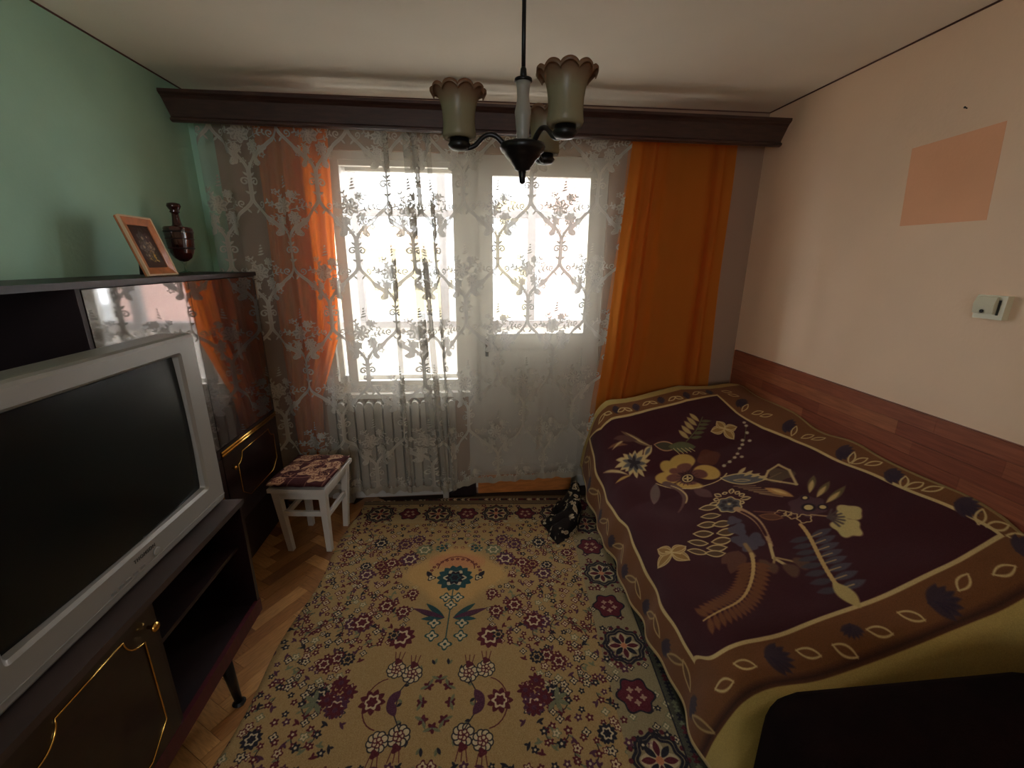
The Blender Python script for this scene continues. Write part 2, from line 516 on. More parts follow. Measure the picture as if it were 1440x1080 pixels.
# ------------------------------------------------------------------ rug pattern
RUG_W, RUG_H, AX = 1.66, 2.35, 0.715
def rug_image():
    r = random.Random(3)
    BE, WI, NA, TE, OR, OL, CR, PU = C(162, 132, 86), C(88, 34, 40), C(42, 38, 44), C(44, 74, 74), C(188, 122, 84), C(112, 112, 84), C(196, 174, 136), C(82, 46, 62)
    c = Canvas(RUG_W, RUG_H, 620, BE)
    def both(fn, dx, y, *a, **k):
        fn(AX + dx, y, 1, *a, **k)
        if abs(dx) > 1e-4:
            fn(AX - dx, y, -1, *a, **k)
    def small(x, y, s, R, col, core=CR, n=5):
        c.blob(x, y, R, col, n=n, amp=0.25, rot=r.random() * 6)
        c.blob(x, y, R * 0.36, core)
    def outl(x, y, s, R, col, n=4):
        c.blob(x, y, R, col, n=n, amp=0.25)
        c.blob(x, y, R * 0.72, CR, n=n, amp=0.25)
        c.blob(x, y, R * 0.28, col)
    def big(x, y, s, R, col, core, spikes=10):
        for i in range(spikes):
            a = i * 2 * PI / spikes
            c.leaf(x + R * 0.3 * math.cos(a), y + R * 0.3 * math.sin(a), x + R * 1.15 * math.cos(a), y + R * 1.15 * math.sin(a), R * 0.26, col)
        c.blob(x, y, R * 0.62, core, n=6, amp=0.15)
        c.blob(x, y, R * 0.42, col, n=6, amp=0.15)
        for i in range(6):
            a = i * PI / 3
            c.blob(x + R * 0.62 * math.cos(a), y + R * 0.62 * math.sin(a), R * 0.12, core)
    def peony(x, y, s, R, tip):
        for i in range(9):
            a = i * 2 * PI / 9 + 0.2
            c.blob(x + R * 0.6 * math.cos(a), y + R * 0.6 * math.sin(a), R * 0.36, NA)
            c.blob(x + R * 0.6 * math.cos(a), y + R * 0.6 * math.sin(a), R * 0.26, CR)
        for i in range(5):
            a = i * 2 * PI / 5
            c.blob(x + R * 0.25 * math.cos(a), y + R * 0.25 * math.sin(a), R * 0.24, WI)
            c.blob(x + R * 0.25 * math.cos(a), y + R * 0.25 * math.sin(a), R * 0.14, CR)
        c.blob(x, y + tip * R * 0.9, R * 0.34, WI, n=3, amp=0.2)
        for k in (-1, 0, 1):
            c.line([(x + k * 0.012, y + tip * R), (x + k * 0.02, y + tip * (R + 0.04))], 0.003, WI)
    # field scatter: evenly spread florets, leaves and curling vines
    def clear(dx, y):
        return (dx < 0.33 and 1.26 < y < 1.72) or (dx < 0.19 and 0.62 < y < 1.29)
    for i in range(40):
        dx, y = r.uniform(0.16, 0.68), r.uniform(0.42, 2.3)
        if clear(dx - 0.05, y):
            continue
        a0, tt = r.random() * 6, r.choice((-0.7, 0.7))
        R = r.uniform(0.05, 0.09)
        def vine(x, yy, s):
            pts = spiral(0, 0, R, a0, tt, 0.35)
            pts = [(x + s * px, yy + py) for px, py in pts]
            c.line(pts, 0.0036, NA)
            for q in range(3, len(pts), 6):
                small(pts[q][0], pts[q][1], 1, 0.012, WI)
            for q in range(0, len(pts), 6):
                c.leaf(pts[q][0], pts[q][1], pts[q][0] + s * 0.018, pts[q][1] + 0.012, 0.004, OL)
        both(vine, dx, y)
    gy = 0.355
    row = 0
    while gy < 2.34:
        gx = 0.012 + (0.019 if row % 2 else 0.0)
        while gx < 0.72:
            dx, y = max(0.0, gx + r.uniform(-0.012, 0.012)), gy + r.uniform(-0.012, 0.012)
            gx += 0.041
            if clear(dx, y) or r.random() < 0.12:
                continue
            k = r.random()
            if k < 0.36:
                both(small, dx, y, r.uniform(0.0095, 0.0145), r.choice((WI, WI, PU, NA)))
            elif k < 0.68:
                both(outl, dx, y, r.uniform(0.012, 0.0175), r.choice((NA, OL, WI, NA)), r.choice((4, 5)))
            else:
                aa = r.random() * 6
                col = r.choice((OL, NA, WI, PU))
                def lf(x, yy, s):
                    c.leaf(x - s * 0.012 * math.cos(aa), yy - 0.012 * math.sin(aa), x + s * 0.022 * math.cos(aa), yy + 0.022 * math.sin(aa), 0.0055, col)
                    c.leaf(x, yy, x + s * 0.018 * math.cos(aa + 1.3), yy + 0.018 * math.sin(aa + 1.3), 0.0045, col)
                both(lf, dx, y)
        gy += 0.036
        row += 1
    for i in range(34):
        dx, y = r.uniform(0.2, 0.66), r.uniform(0.5, 2.3)
        if not clear(dx, y):
            both(big, dx, y, r.uniform(0.028, 0.040), r.choice((WI, PU, NA)), r.choice((CR, BE, CR)), 11)
    # crown motif and central palmette
    c.blob(AX, 0.80, 0.20, C(186, 146, 90), n=4, amp=0.12, sx=1.25, soft=30)
    c.blob(AX, 0.70, 0.10, OR, n=0, sx=1.5, sy=0.6, al=0.75, soft=26)
    c.line(spiral(AX, 0.76, 0.10, PI, 0.5, 1.0), 0.005, WI)
    for k in range(15):
        a = PI + PI * k / 14
        small(AX + 0.135 * math.cos(a), 0.80 + 0.12 * math.sin(a), 1, 0.009, WI, OR)
    big(AX, 0.83, 1, 0.085, TE, CR, 14)
    big(AX, 0.83, 1, 0.045, NA, TE, 10)
    both(lambda x, y, s: (c.leaf(x, y, x + s * 0.03, y - 0.05, 0.013, NA), outl(x, y, s, 0.020, NA, 3)), 0.125, 0.83)
    both(big, 0.20, 0.60, 0.045, OL, CR, 10)
    both(big, 0.10, 0.585, 0.032, TE, BE, 7)
    both(big, 0.27, 0.68, 0.05, PU, CR, 9)
    c.line([(AX, 0.90), (AX, 1.26)], 0.005, TE)
    both(lambda x, y, s: [c.leaf(AX + s * 0.02, y + 0.04, x + s * q, y + dy, 0.014, col) for q, dy, col in ((0.0, -0.05, TE), (0.03, 0.0, NA), (0.01, 0.045, TE), (0.06, -0.02, PU))], 0.12, 1.06)
    for dx, y in ((0.0, 1.02), (0.065, 1.13), (0.065, 1.20), (0.0, 1.245), (0.03, 0.97)):
        both(outl, dx, y, 0.026, TE, 4)
    both(big, 0.20, 1.205, 0.055, WI, CR, 11)
    both(big, 0.235, 1.195, 0.026, NA, BE, 7)
    both(big, 0.40, 1.12, 0.045, WI, CR, 9)
    # diamond ring
    for i in range(8):
        a = i * PI / 4 + PI / 2
        x, y = AX + 0.055 * math.cos(a) * (1.0 if i % 2 else 1.0), 1.505 + 0.095 * math.sin(a)
        small(x, y, 1, 0.017, WI, PU)
        for q in (-1, 1):
            c.leaf(x, y, x + 0.035 * math.cos(a + q * 1.2), y + 0.035 * math.sin(a + q * 1.2), 0.006, OL)
    for i in range(14):
        a = i * 2 * PI / 14
        x, y = AX + 0.13 * math.cos(a), 1.505 + 0.165 * math.sin(a)
        c.leaf(x, y, x + 0.02 * math.cos(a + 0.5), y + 0.03 * math.sin(a + 0.5), 0.006, OL)
        c.leaf(x, y, x + 0.02 * math.cos(a - 0.5), y + 0.03 * math.sin(a - 0.5), 0.006, NA)
    for y, t in ((1.375, -1), (1.635, 1)):
        both(peony, 0.115, y - 0.01 * t, 0.045, t)
        both(peony, 0.185, y + 0.01 * t, 0.042, t)
    both(lambda x, y, s: (c.line([(AX + s * 0.115, 1.40), (AX + s * 0.150, 1.46), (AX + s * 0.150, 1.55), (AX + s * 0.115, 1.61)], 0.004, NA), c.leaf(x - s * 0.02, y - 0.05, x + s * 0.02, y + 0.01, 0.018, PU), c.leaf(x - s * 0.02, y + 0.05, x + s * 0.02, y - 0.01, 0.018, PU)), 0.165, 1.505)
    both(big, 0.245, 1.50, 0.045, WI, CR, 9)
    both(lambda x, y, s: c.line([(x - s * 0.05 + s * 0.08 * math.cos(t), y + 0.10 * math.sin(t)) for t in np.linspace(-1.4, 1.4, 14)], 0.004, WI), 0.245, 1.505)
    for dx, y in ((0.345, 1.46), (0.375, 1.53), (0.42, 1.49), (0.39, 1.42)):
        both(small, dx, y, 0.027, WI, PU, 7)
    both(lambda x, y, s: [c.leaf(x, y, x + s * 0.055 * math.cos(a), y + 0.055 * math.sin(a), 0.009, OL) for a in (-1.3, -0.5, 0.4, 1.2, 2.2)], 0.46, 1.50)
    # borders
    GB = C(142, 126, 92)
    c.a[: int(0.335 * 620), :] = np.array(C(164, 140, 98), np.float32)
    c.a[:, int((AX + 0.685) * 620):] = np.array(GB, np.float32)
    c.a[: int(0.11 * 620), :] = np.array(C(120, 100, 76), np.float32)
    c.a[:, int((AX + 0.885) * 620):] = np.array(C(78, 74, 60), np.float32)
    def rosette(x, y, R):
        for rr, col, w in ((1.0, NA, 0.006), (0.84, NA, 0.005)):
            c.blob(x, y, R * rr, col, n=8, amp=0.07, ring=w)
        c.blob(x, y, R * 0.62, CR, n=4, amp=0.25, al=0.7)
        for i in range(8):
            a = i * PI / 4
            c.leaf(x + R * 0.15 * math.cos(a), y + R * 0.15 * math.sin(a), x + R * 0.75 * math.cos(a), y + R * 0.75 * math.sin(a), R * 0.13, NA if i % 2 else WI)
        c.blob(x, y, R * 0.16, OR)
        for i in range(16):
            a = i * PI / 8
            c.blob(x + R * 1.16 * math.cos(a), y + R * 1.16 * math.sin(a), R * 0.10, WI)
    def palm(x, y, R):
        c.blob(x, y, R * 1.05, NA, n=6, amp=0.12)
        c.blob(x, y, R * 0.94, C(92, 34, 42), n=6, amp=0.12)
        for i in range(5):
            a = i * 2 * PI / 5 + 0.3
            c.blob(x + R * 0.42 * math.cos(a), y + R * 0.42 * math.sin(a), R * 0.16, CR, n=4, amp=0.3, al=0.7)
    def stripe(horizontal):
        L = RUG_W if horizontal else RUG_H
        for i in range(190):
            t, q = r.uniform(0, L), r.uniform(-0.11, 0.11)
            x, y = (t, 0.225 + q) if horizontal else (AX + 0.785 + q * 0.9, t)
            if horizontal and x > AX + 0.685 or (not horizontal and y < 0.11):
                continue
            k = r.random()
            if k < 0.6:
                small(x, y, 1, r.uniform(0.010, 0.016), r.choice((WI, NA, PU)))
            else:
                outl(x, y, 1, 0.013, r.choice((OL, NA)), 4)
        for i in range(-4, 8):
            if horizontal:
                x = AX + 0.02 + 0.385 * i
                if x < AX + 0.68:
                    rosette(x + 0.19, 0.225, 0.085)
                    palm(x, 0.225, 0.062)
            else:
                y = 0.58 + 0.455 * i
                if y > 0.1:
                    palm(AX + 0.775, y, 0.068)
                if y + 0.225 > 0.12:
                    rosette(AX + 0.79, y + 0.228, 0.085)
    stripe(True)
    stripe(False)
    for i in range(150):
        t = i / 150
        c.blob(t * RUG_W, 0.05, 0.011, r.choice((WI, NA, CR)), n=4, amp=0.3)
        c.blob(AX + 0.915, t * RUG_H, 0.009, r.choice((NA, OL, WI)), n=4, amp=0.3)
    c.line([(AX + 0.885, 0.1), (AX + 0.885, RUG_H)], 0.005, NA)
    c.line([(0, 0.11), (RUG_W, 0.11)], 0.005, NA)
    noise = np.random.RandomState(2).normal(0, 0.035, c.a.shape[:2])[..., None]
    c.a = (c.a + noise).astype(np.float32)
    return c.image('rug weave')

# ------------------------------------------------------------------ blanket pattern, drawn in cloth metres (u across, v along)
BU, BV = 1.42, 2.0
def blanket_image():
    r = random.Random(5)
    PL, BR, CR, YE, GR, VI, TAN, OLV = C(64, 24, 28), C(116, 72, 38), C(200, 172, 116), C(190, 152, 78), C(96, 90, 86), C(62, 44, 52), C(126, 84, 52), C(92, 90, 54)
    c = Canvas(BU, BV, 620, BR)
    a = c.a
    H, W, _ = a.shape
    U = ((np.arange(W) + 0.5) / 620)[None, :]
    V = ((np.arange(H) + 0.5) / 620)[:, None]
    right = np.interp(V, [0.1, 0.7, 1.27, 1.64], [1.10, 1.25, 1.30, 1.345])
    top = np.interp(U, [0.16, 0.27, 0.7, 1.1], [0.06, 0.15, 0.15, 0.14])
    left = np.interp(V, [0.05, 0.45, 0.82, 1.3, 1.65], [0.165, 0.172, 0.215, 0.178, 0.17])
    corner = 0.06 * np.exp(-((U - left) / 0.05) ** 2)
    d = np.maximum(np.maximum(left - U, U - right), np.maximum(top - V, V - (1.648 - corner)))
    k = np.clip(0.5 - d / 0.004, 0, 1)[..., None]
    a[:] = a * (1 - k) + np.array(PL, np.float32) * k
    k = np.clip(0.5 - (np.abs(d - 0.004) - 0.0075) / 0.004, 0, 1)[..., None]
    a[:] = a * (1 - k) + np.array(CR, np.float32) * k
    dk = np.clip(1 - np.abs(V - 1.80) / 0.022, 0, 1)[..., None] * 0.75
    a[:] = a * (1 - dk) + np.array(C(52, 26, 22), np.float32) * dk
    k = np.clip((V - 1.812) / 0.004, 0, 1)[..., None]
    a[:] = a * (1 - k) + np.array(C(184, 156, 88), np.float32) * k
    k = np.clip((0.045 - V) / 0.004, 0, 1)[..., None]
    a[:] = a * (1 - k) + np.array(C(172, 146, 84), np.float32) * k
    k = np.clip((0.018 - U) / 0.003, 0, 1)[..., None]
    a[:] = a * (1 - k) + np.array(CR, np.float32) * k
    k = np.clip((U - 1.405) / 0.003, 0, 1)[..., None]
    a[:] = a * (1 - k) + np.array(C(150, 120, 72), np.float32) * k
    S = 5.0
    def ring_leaf(x0, y0, x1, y1, w, col=CR, fill=None, ring=0.004):
        if fill:
            c.leaf(x0, y0, x1, y1, w, fill, soft=S)
        c.leaf(x0, y0, x1, y1, w, col, soft=3, ring=ring)
    def dark(x, y, R, rot):
        for i in range(7):
            q = rot + (i - 3) * 0.42
            c.leaf(x - R * 0.5 * math.cos(rot), y - R * 0.5 * math.sin(rot), x + R * math.cos(q), y + R * math.sin(q), R * 0.24, VI, soft=S)
            c.leaf(x - R * 0.2 * math.cos(rot), y - R * 0.2 * math.sin(rot), x + R * 0.8 * math.cos(q), y + R * 0.8 * math.sin(q), R * 0.06, C(50, 36, 50), soft=S)
    # border leaves: wall side
    for i, v in enumerate((0.14, 0.25, 0.43, 0.62, 0.80, 0.985, 1.12, 1.24, 1.375, 1.515, 1.66)):
        off = float(np.interp(v, [0.1, 0.7, 1.27, 1.64], [1.21, 1.335, 1.355, 1.385]))
        if i % 2 == 0:
            ring_leaf(off - 0.045, v - 0.05, off + 0.02, v - 0.02, 0.016)
            ring_leaf(off - 0.02, v + 0.0, off + 0.04, v + 0.045, 0.014)
        else:
            dark(off - 0.01, v, 0.055, 1.2)
            ring_leaf(off + 0.02, v + 0.045, off - 0.045, v + 0.075, 0.014)
    # near border
    for u, v, kx in ((0.235, 1.74, 0), (0.33, 1.725, 0), (0.44, 1.725, 1), (0.555, 1.735, 0), (0.66, 1.765, 0), (0.72, 1.735, 2), (0.79, 1.75, 0), (0.91, 1.74, 0), (1.015, 1.735, 1), (1.12, 1.715, 0), (1.24, 1.74, 0), (1.36, 1.72, 1)):
        if kx == 1:
            dark(u, v, 0.062, 0.3)
        elif kx == 2:
            dark(u, v - 0.02, 0.035, 2.0)
        else:
            t = r.uniform(-0.5, 0.9)
            ring_leaf(u - 0.034 * math.cos(t), v - 0.034 * math.sin(t), u + 0.034 * math.cos(t), v + 0.034 * math.sin(t), 0.016)
    # far border
    for u, v in ((0.30, 0.09), (0.44, 0.10), (0.62, 0.09), (0.80, 0.10), (0.98, 0.09)):
        ring_leaf(u - 0.035, v + 0.01, u + 0.02, v - 0.012, 0.013)
        ring_leaf(u + 0.015, v - 0.01, u + 0.06, v + 0.02, 0.011)
        dark(u + 0.09, v, 0.035, 0.0)
    # drop border (room side)
    for i in range(22):
        v = 0.12 + i * 0.078
        u = 0.09 + 0.018 * math.sin(i * 2.1)
        if i % 3 == 2:
            dark(u, v, 0.042, 1.5)
        elif i % 3 == 1:
            ring_leaf(u + 0.02, v - 0.045, u - 0.025, v + 0.035, 0.014, C(182, 148, 96), C(104, 70, 42))
        else:
            ring_leaf(u - 0.03, v - 0.05, u + 0.03, v + 0.045, 0.013, C(170, 138, 88), C(110, 76, 46))
    # carnation
    for i in range(15):
        q = 2 * PI * i / 15
        R = 0.085 + 0.018 * math.sin(i * 5)
        c.leaf(0.415, 0.445, 0.415 + R * 1.25 * math.cos(q), 0.445 + R * 0.95 * math.sin(q), 0.016, CR, soft=S)
    for i in range(9):
        q = 2 * PI * i / 9 + 0.2
        c.leaf(0.415, 0.445, 0.415 + 0.075 * math.cos(q), 0.445 + 0.06 * math.sin(q), 0.011, GR, soft=S)
    c.blob(0.415, 0.445, 0.03, C(58, 48, 50), n=5, amp=0.4, soft=S)
    c.leaf(0.49, 0.42, 0.56, 0.36, 0.022, CR, soft=S)
    c.leaf(0.50, 0.41, 0.55, 0.37, 0.010, GR, soft=S)
    # grass blades and leaves near the window
    for p, w, col in (((0.285, 0.295, 0.41, 0.33), 0.010, TAN), ((0.39, 0.24, 0.56, 0.37), 0.018, C(116, 88, 62)), ((0.42, 0.255, 0.55, 0.36), 0.005, CR), ((0.31, 0.32, 0.40, 0.30), 0.006, CR), ((0.21, 0.37, 0.36, 0.51), 0.008, CR), ((0.27, 0.51, 0.37, 0.515), 0.008, YE), ((0.33, 0.27, 0.48, 0.31), 0.02, C(92, 58, 50))):
        c.leaf(*p, w, col, soft=S)
    # bird-like leaf and fern
    ring_leaf(0.58, 0.36, 0.70, 0.42, 0.030, C(176, 132, 92), C(70, 62, 42))
    ring_leaf(0.66, 0.40, 0.80, 0.46, 0.032, OLV, C(92, 92, 60))
    for i in range(5):
        c.line([(0.68 + i * 0.022, 0.42 + i * 0.008), (0.70 + i * 0.022, 0.47 + i * 0.004)], 0.004, CR)
    c.line([(0.77, 0.405), (0.86, 0.36), (0.93, 0.29)], 0.007, OLV, soft=3)
    for i in range(5):
        t = i / 5
        x, y = 0.79 + 0.13 * t, 0.395 - 0.10 * t
        c.leaf(x, y, x - 0.035, y - 0.075, 0.014, C(170, 142, 88), soft=S)
        c.leaf(x + 0.01, y, x + 0.075, y + 0.02, 0.011, OLV, soft=S)
    # butterflies
    for bx_, by_, sc, rt_ in ((1.015, 0.42, 1.0, 0.9), (0.335, 1.155, 1.05, 0.5)):
        for i, (q, R) in enumerate(((0.5, 0.085), (-0.7, 0.075), (2.4, 0.085), (3.6, 0.07))):
            c.leaf(bx_, by_, bx_ + sc * R * math.cos(q + rt_), by_ + sc * R * math.sin(q + rt_), 0.030, C(150, 112, 62), soft=S)
            for rr in (0.028, 0.017):
                c.leaf(bx_, by_, bx_ + sc * R * math.cos(q + rt_), by_ + sc * R * math.sin(q + rt_), rr, CR, soft=3, ring=0.0028)
        c.line([(bx_ - 0.02, by_ - 0.02), (bx_ + 0.03, by_ + 0.025)], 0.009, CR)
    # dotted spray
    c.line([(0.875, 0.665), (0.955, 0.64), (1.02, 0.585), (1.08, 0.54), (1.145, 0.45)], 0.004, OLV)
    for u, v in ((0.875, 0.665), (0.915, 0.655), (0.955, 0.64), (0.985, 0.62), (1.02, 0.585), (1.05, 0.565), (1.07, 0.535), (1.12, 0.50), (1.145, 0.45), (1.15, 0.42), (1.10, 0.56), (0.99, 0.655)):
        c.blob(u, v, 0.0105, C(190, 176, 140), soft=S)
    c.blob(0.835, 0.565, 0.062, C(92, 48, 30), n=4, amp=0.08, soft=S)
    # big yellow flower
    for px, py, rx, ry, rot in ((0.69, 0.525, 0.075, 0.055, 0.2), (0.775, 0.66, 0.075, 0.05, 0.9), (0.575, 0.585, 0.07, 0.05, 0.5), (0.61, 0.515, 0.05, 0.035, 0.7), (0.655, 0.70, 0.075, 0.03, 0.75)):
        c.blob(px, py, 1.0, YE, n=0, rot=rot, sx=rx, sy=ry, soft=S)
        c.blob(px + (0.67 - px) * 0.35, py + (0.63 - py) * 0.35, 1.0, C(112, 66, 54), rot=rot, sx=rx * 0.6, sy=ry * 0.6, soft=S)
    for i in range(16):
        q = 2 * PI * i / 16
        c.line([(0.67 + 0.03 * math.cos(q), 0.64 + 0.03 * math.sin(q)), (0.67 + 0.06 * math.cos(q), 0.64 + 0.06 * math.sin(q))], 0.004, C(80, 48, 44))
    c.blob(0.67, 0.645, 0.036, C(48, 22, 24), soft=S)
    c.blob(0.67, 0.645, 0.026, CR, ring=0.004, soft=3)
    for i in range(4):
        q = i * PI / 2 + 0.4
        c.leaf(0.67, 0.645, 0.67 + 0.022 * math.cos(q), 0.645 + 0.022 * math.sin(q), 0.006, CR)
    c.line(bez((0.50, 0.60), (0.60, 0.72), (0.74, 0.80), (0.86, 0.72)), 0.008, CR, soft=3)
    # pale drooping leaves
    c.leaf(0.50, 0.60, 0.42, 0.76, 0.028, C(112, 92, 82), soft=S)
    c.line(bez((0.55, 0.62), (0.62, 0.70), (0.62, 0.78), (0.51, 0.87)), 0.040, C(104, 74, 66), soft=S, w1=0.008)
    c.line(bez((0.57, 0.65), (0.62, 0.72), (0.615, 0.78), (0.575, 0.82)), 0.006, CR, soft=S)
    c.leaf(0.66, 0.74, 0.70, 0.86, 0.03, C(96, 62, 58), soft=S)
    # grey leaf
    ring_leaf(0.82, 0.735, 0.985, 0.885, 0.048, CR, GR, 0.005)
    ring_leaf(0.86, 0.79, 0.92, 0.84, 0.010, CR, None, 0.003)
    for i in range(4):
        c.leaf(0.90 + 0.02 * i, 0.76 + 0.03 * i, 0.965 + 0.012 * i, 0.735 + 0.045 * i, 0.012, CR, soft=S)
    for i in range(6):
        c.line([(0.83 + 0.012 * i, 0.84 + 0.025 * i), (0.91 + 0.008 * i, 0.90 + 0.03 * i)], 0.005, C(176, 150, 100), soft=S)
    # hop flower
    for i in range(13):
        q = 2 * PI * i / 13
        R = 0.082 + 0.02 * (i % 2)
        x, y = 0.755 + R * math.cos(q), 0.925 + R * 0.85 * math.sin(q)
        c.leaf(0.755 + 0.05 * math.cos(q), 0.925 + 0.045 * math.sin(q), x, y, 0.015, CR, soft=3)
        c.leaf(0.755 + 0.055 * math.cos(q), 0.925 + 0.05 * math.sin(q), x - 0.008 * math.cos(q), y - 0.008 * math.sin(q), 0.006, C(80, 56, 46), soft=3)
    c.blob(0.735, 0.955, 0.052, GR, n=7, amp=0.08, soft=S)
    c.blob(0.735, 0.955, 0.055, CR, n=7, amp=0.08, soft=3, ring=0.004)
    for i in range(7):
        c.blob(0.735 + 0.03 * math.cos(i * 0.9), 0.955 + 0.03 * math.sin(i * 0.9), 0.012, C(60, 50, 52), soft=S)
    c.blob(0.74, 0.95, 0.008, CR, soft=S)
    # paired leaflets
    for (u, v), s in [(q, -1) for q in ((0.65, 0.92), (0.625, 0.985), (0.58, 1.035), (0.535, 1.08), (0.485, 1.125), (0.45, 1.185))] + [(q, 1) for q in ((0.64, 1.06), (0.63, 1.115), (0.585, 1.15), (0.545, 1.18), (0.52, 1.21))]:
        ring_leaf(u - 0.042, v + 0.004 * s - 0.012, u + 0.036, v + 0.018, 0.020, CR, C(92, 66, 44), 0.0042)
    # main stem and grey buds
    c.line(bez((0.75, 1.00), (0.79, 1.10), (0.765, 1.18), (0.735, 1.28)), 0.034, C(182, 146, 104), soft=S, w1=0.014)
    c.line(bez((0.755, 1.03), (0.78, 1.10), (0.765, 1.16), (0.75, 1.22)), 0.010, PL, soft=S)
    c.line([(0.735, 1.27), (0.70, 1.345), (0.715, 1.41)], 0.013, CR, soft=3)
    c.line([(0.705, 1.345), (0.665, 1.39)], 0.010, C(170, 140, 90), soft=3)
    c.line([(0.71, 1.35), (0.755, 1.41)], 0.010, C(170, 140, 90), soft=3)
    for u, v, R in ((0.665, 1.385, 0.026), (0.715, 1.43, 0.03), (0.765, 1.42, 0.03), (0.655, 1.35, 0.02)):
        c.blob(u, v, R, C(96, 66, 48), n=3, amp=0.1, soft=S, sx=0.8, sy=1.2)
    for u, v, R in ((0.675, 1.13, 0.036), (0.65, 1.19, 0.034), (0.70, 1.22, 0.038), (0.66, 1.24, 0.03), (0.69, 1.07, 0.03)):
        c.blob(u, v, R, C(84, 74, 82), n=3, amp=0.2, rot=r.random() * 6, soft=S)
    for u, v in ((0.53, 1.26), (0.535, 1.32), (0.59, 1.305)):
        c.leaf(0.61, 1.24, u - 0.02, v + 0.02, 0.028, C(100, 62, 46), soft=S)
    c.line([(0.655, 1.22), (0.645, 1.295)], 0.018, C(150, 118, 76), soft=S)
    # brown fern
    st = bez((0.645, 1.28), (0.60, 1.40), (0.47, 1.52), (0.29, 1.52), 22)
    for i in range(3, 22):
        x, y = st[i]
        dx, dy = st[min(i + 1, 22)][0] - st[i - 1][0], st[min(i + 1, 22)][1] - st[i - 1][1]
        L = math.hypot(dx, dy)
        nx, ny = -dy / L, dx / L
        for s in (-1, 1):
            c.leaf(x, y, x + s * nx * 0.062 + dx / L * 0.025, y + s * ny * 0.062 + dy / L * 0.025, 0.012, C(116, 70, 40), soft=S)
    c.line(st, 0.016, C(196, 160, 100), soft=3, w1=0.006)
    # fan leaf and bud
    for k, col in ((0.006, CR),):
        pts = [(0.975, 0.88), (1.03, 0.835), (1.09, 0.83), (1.10, 0.90), (1.045, 1.02), (1.01, 0.955), (0.975, 0.88)]
        c.blob(1.045, 0.905, 0.058, C(92, 70, 50), n=3, amp=0.2, soft=S, rot=0.6)
        c.line(pts, 0.013, CR, soft=S)
        c.line([(0.99, 0.89), (1.06, 0.89)], 0.008, C(120, 96, 66), soft=S)
    c.leaf(0.93, 0.945, 0.985, 1.08, 0.020, C(180, 132, 76), soft=S)
    c.leaf(0.945, 0.975, 0.975, 1.05, 0.008, C(212, 176, 110), soft=S)
    # thistle
    for p in ((1.05, 1.10, 1.145, 1.01), (1.055, 1.14, 1.16, 1.09), (1.06, 1.19, 1.185, 1.155)):
        c.leaf(*p, 0.017, C(104, 88, 54), soft=S)
        c.leaf(p[0], p[1], p[0] + (p[2] - p[0]) * 0.7, p[1] + (p[3] - p[1]) * 0.7, 0.010, C(196, 164, 104), soft=S)
    c.blob(0.985, 1.165, 0.072, C(84, 54, 58), n=6, amp=0.1, soft=S)
    for u, v, R in ((0.985, 1.175, 0.018), (1.03, 1.205, 0.013), (1.015, 1.115, 0.010)):
        c.blob(u, v, R * 1.6, C(44, 26, 30), soft=S)
        c.blob(u, v, R, C(208, 184, 116), soft=3)
    for u, v, R in ((0.875, 1.14, 0.022), (0.90, 1.185, 0.018), (0.925, 1.225, 0.026), (0.895, 1.16, 0.014)):
        c.blob(u, v, R, CR, n=5, amp=0.12, soft=3, ring=0.0032)
    c.line([(0.80, 1.06), (0.875, 1.13)], 0.007, C(130, 84, 60), soft=S)
    ring_leaf(0.80, 1.10, 0.86, 1.17, 0.022, C(130, 84, 50), C(100, 58, 38))
    # pale yellow bloom
    c.line([(0.96, 1.22), (1.02, 1.28)], 0.007, CR, soft=S)
    c.blob(1.085, 1.285, 0.046, C(196, 174, 112), n=4, amp=0.1, soft=S, sy=1.1)
    c.blob(1.020, 1.345, 0.048, C(196, 174, 112), n=5, amp=0.12, soft=S, sy=1.2)
    for i in range(7):
        q = -0.6 + i * 0.36
        c.line([(1.00, 1.27), (1.00 + 0.055 * math.cos(q), 1.27 + 0.06 * math.sin(q))], 0.009, C(84, 70, 66), soft=S)
    # grey fern
    st = bez((0.89, 1.245), (0.88, 1.38), (0.79, 1.46), (0.795, 1.62), 20)
    for i in range(4, 19, 2):
        x, y = st[i]
        c.leaf(x, y, x + 0.095, y + 0.005, 0.017, C(80, 72, 78), soft=S)
        c.leaf(x, y, x - 0.075, y - 0.02, 0.015, C(70, 62, 66), soft=S)
        c.line([(x, y), (x + 0.05, y + 0.003)], 0.005, C(180, 150, 100), soft=3)
    c.line(st, 0.015, C(196, 160, 100), soft=3)
    c.leaf(0.795, 1.54, 0.80, 1.66, 0.028, C(184, 160, 100), soft=S)
    noise = np.random.RandomState(4).normal(0, 0.022, c.a.shape[:2])[..., None]
    c.a = (c.a * (1 + noise * 1.2) + noise * 0.3).astype(np.float32)
    return c.image('blanket weave')

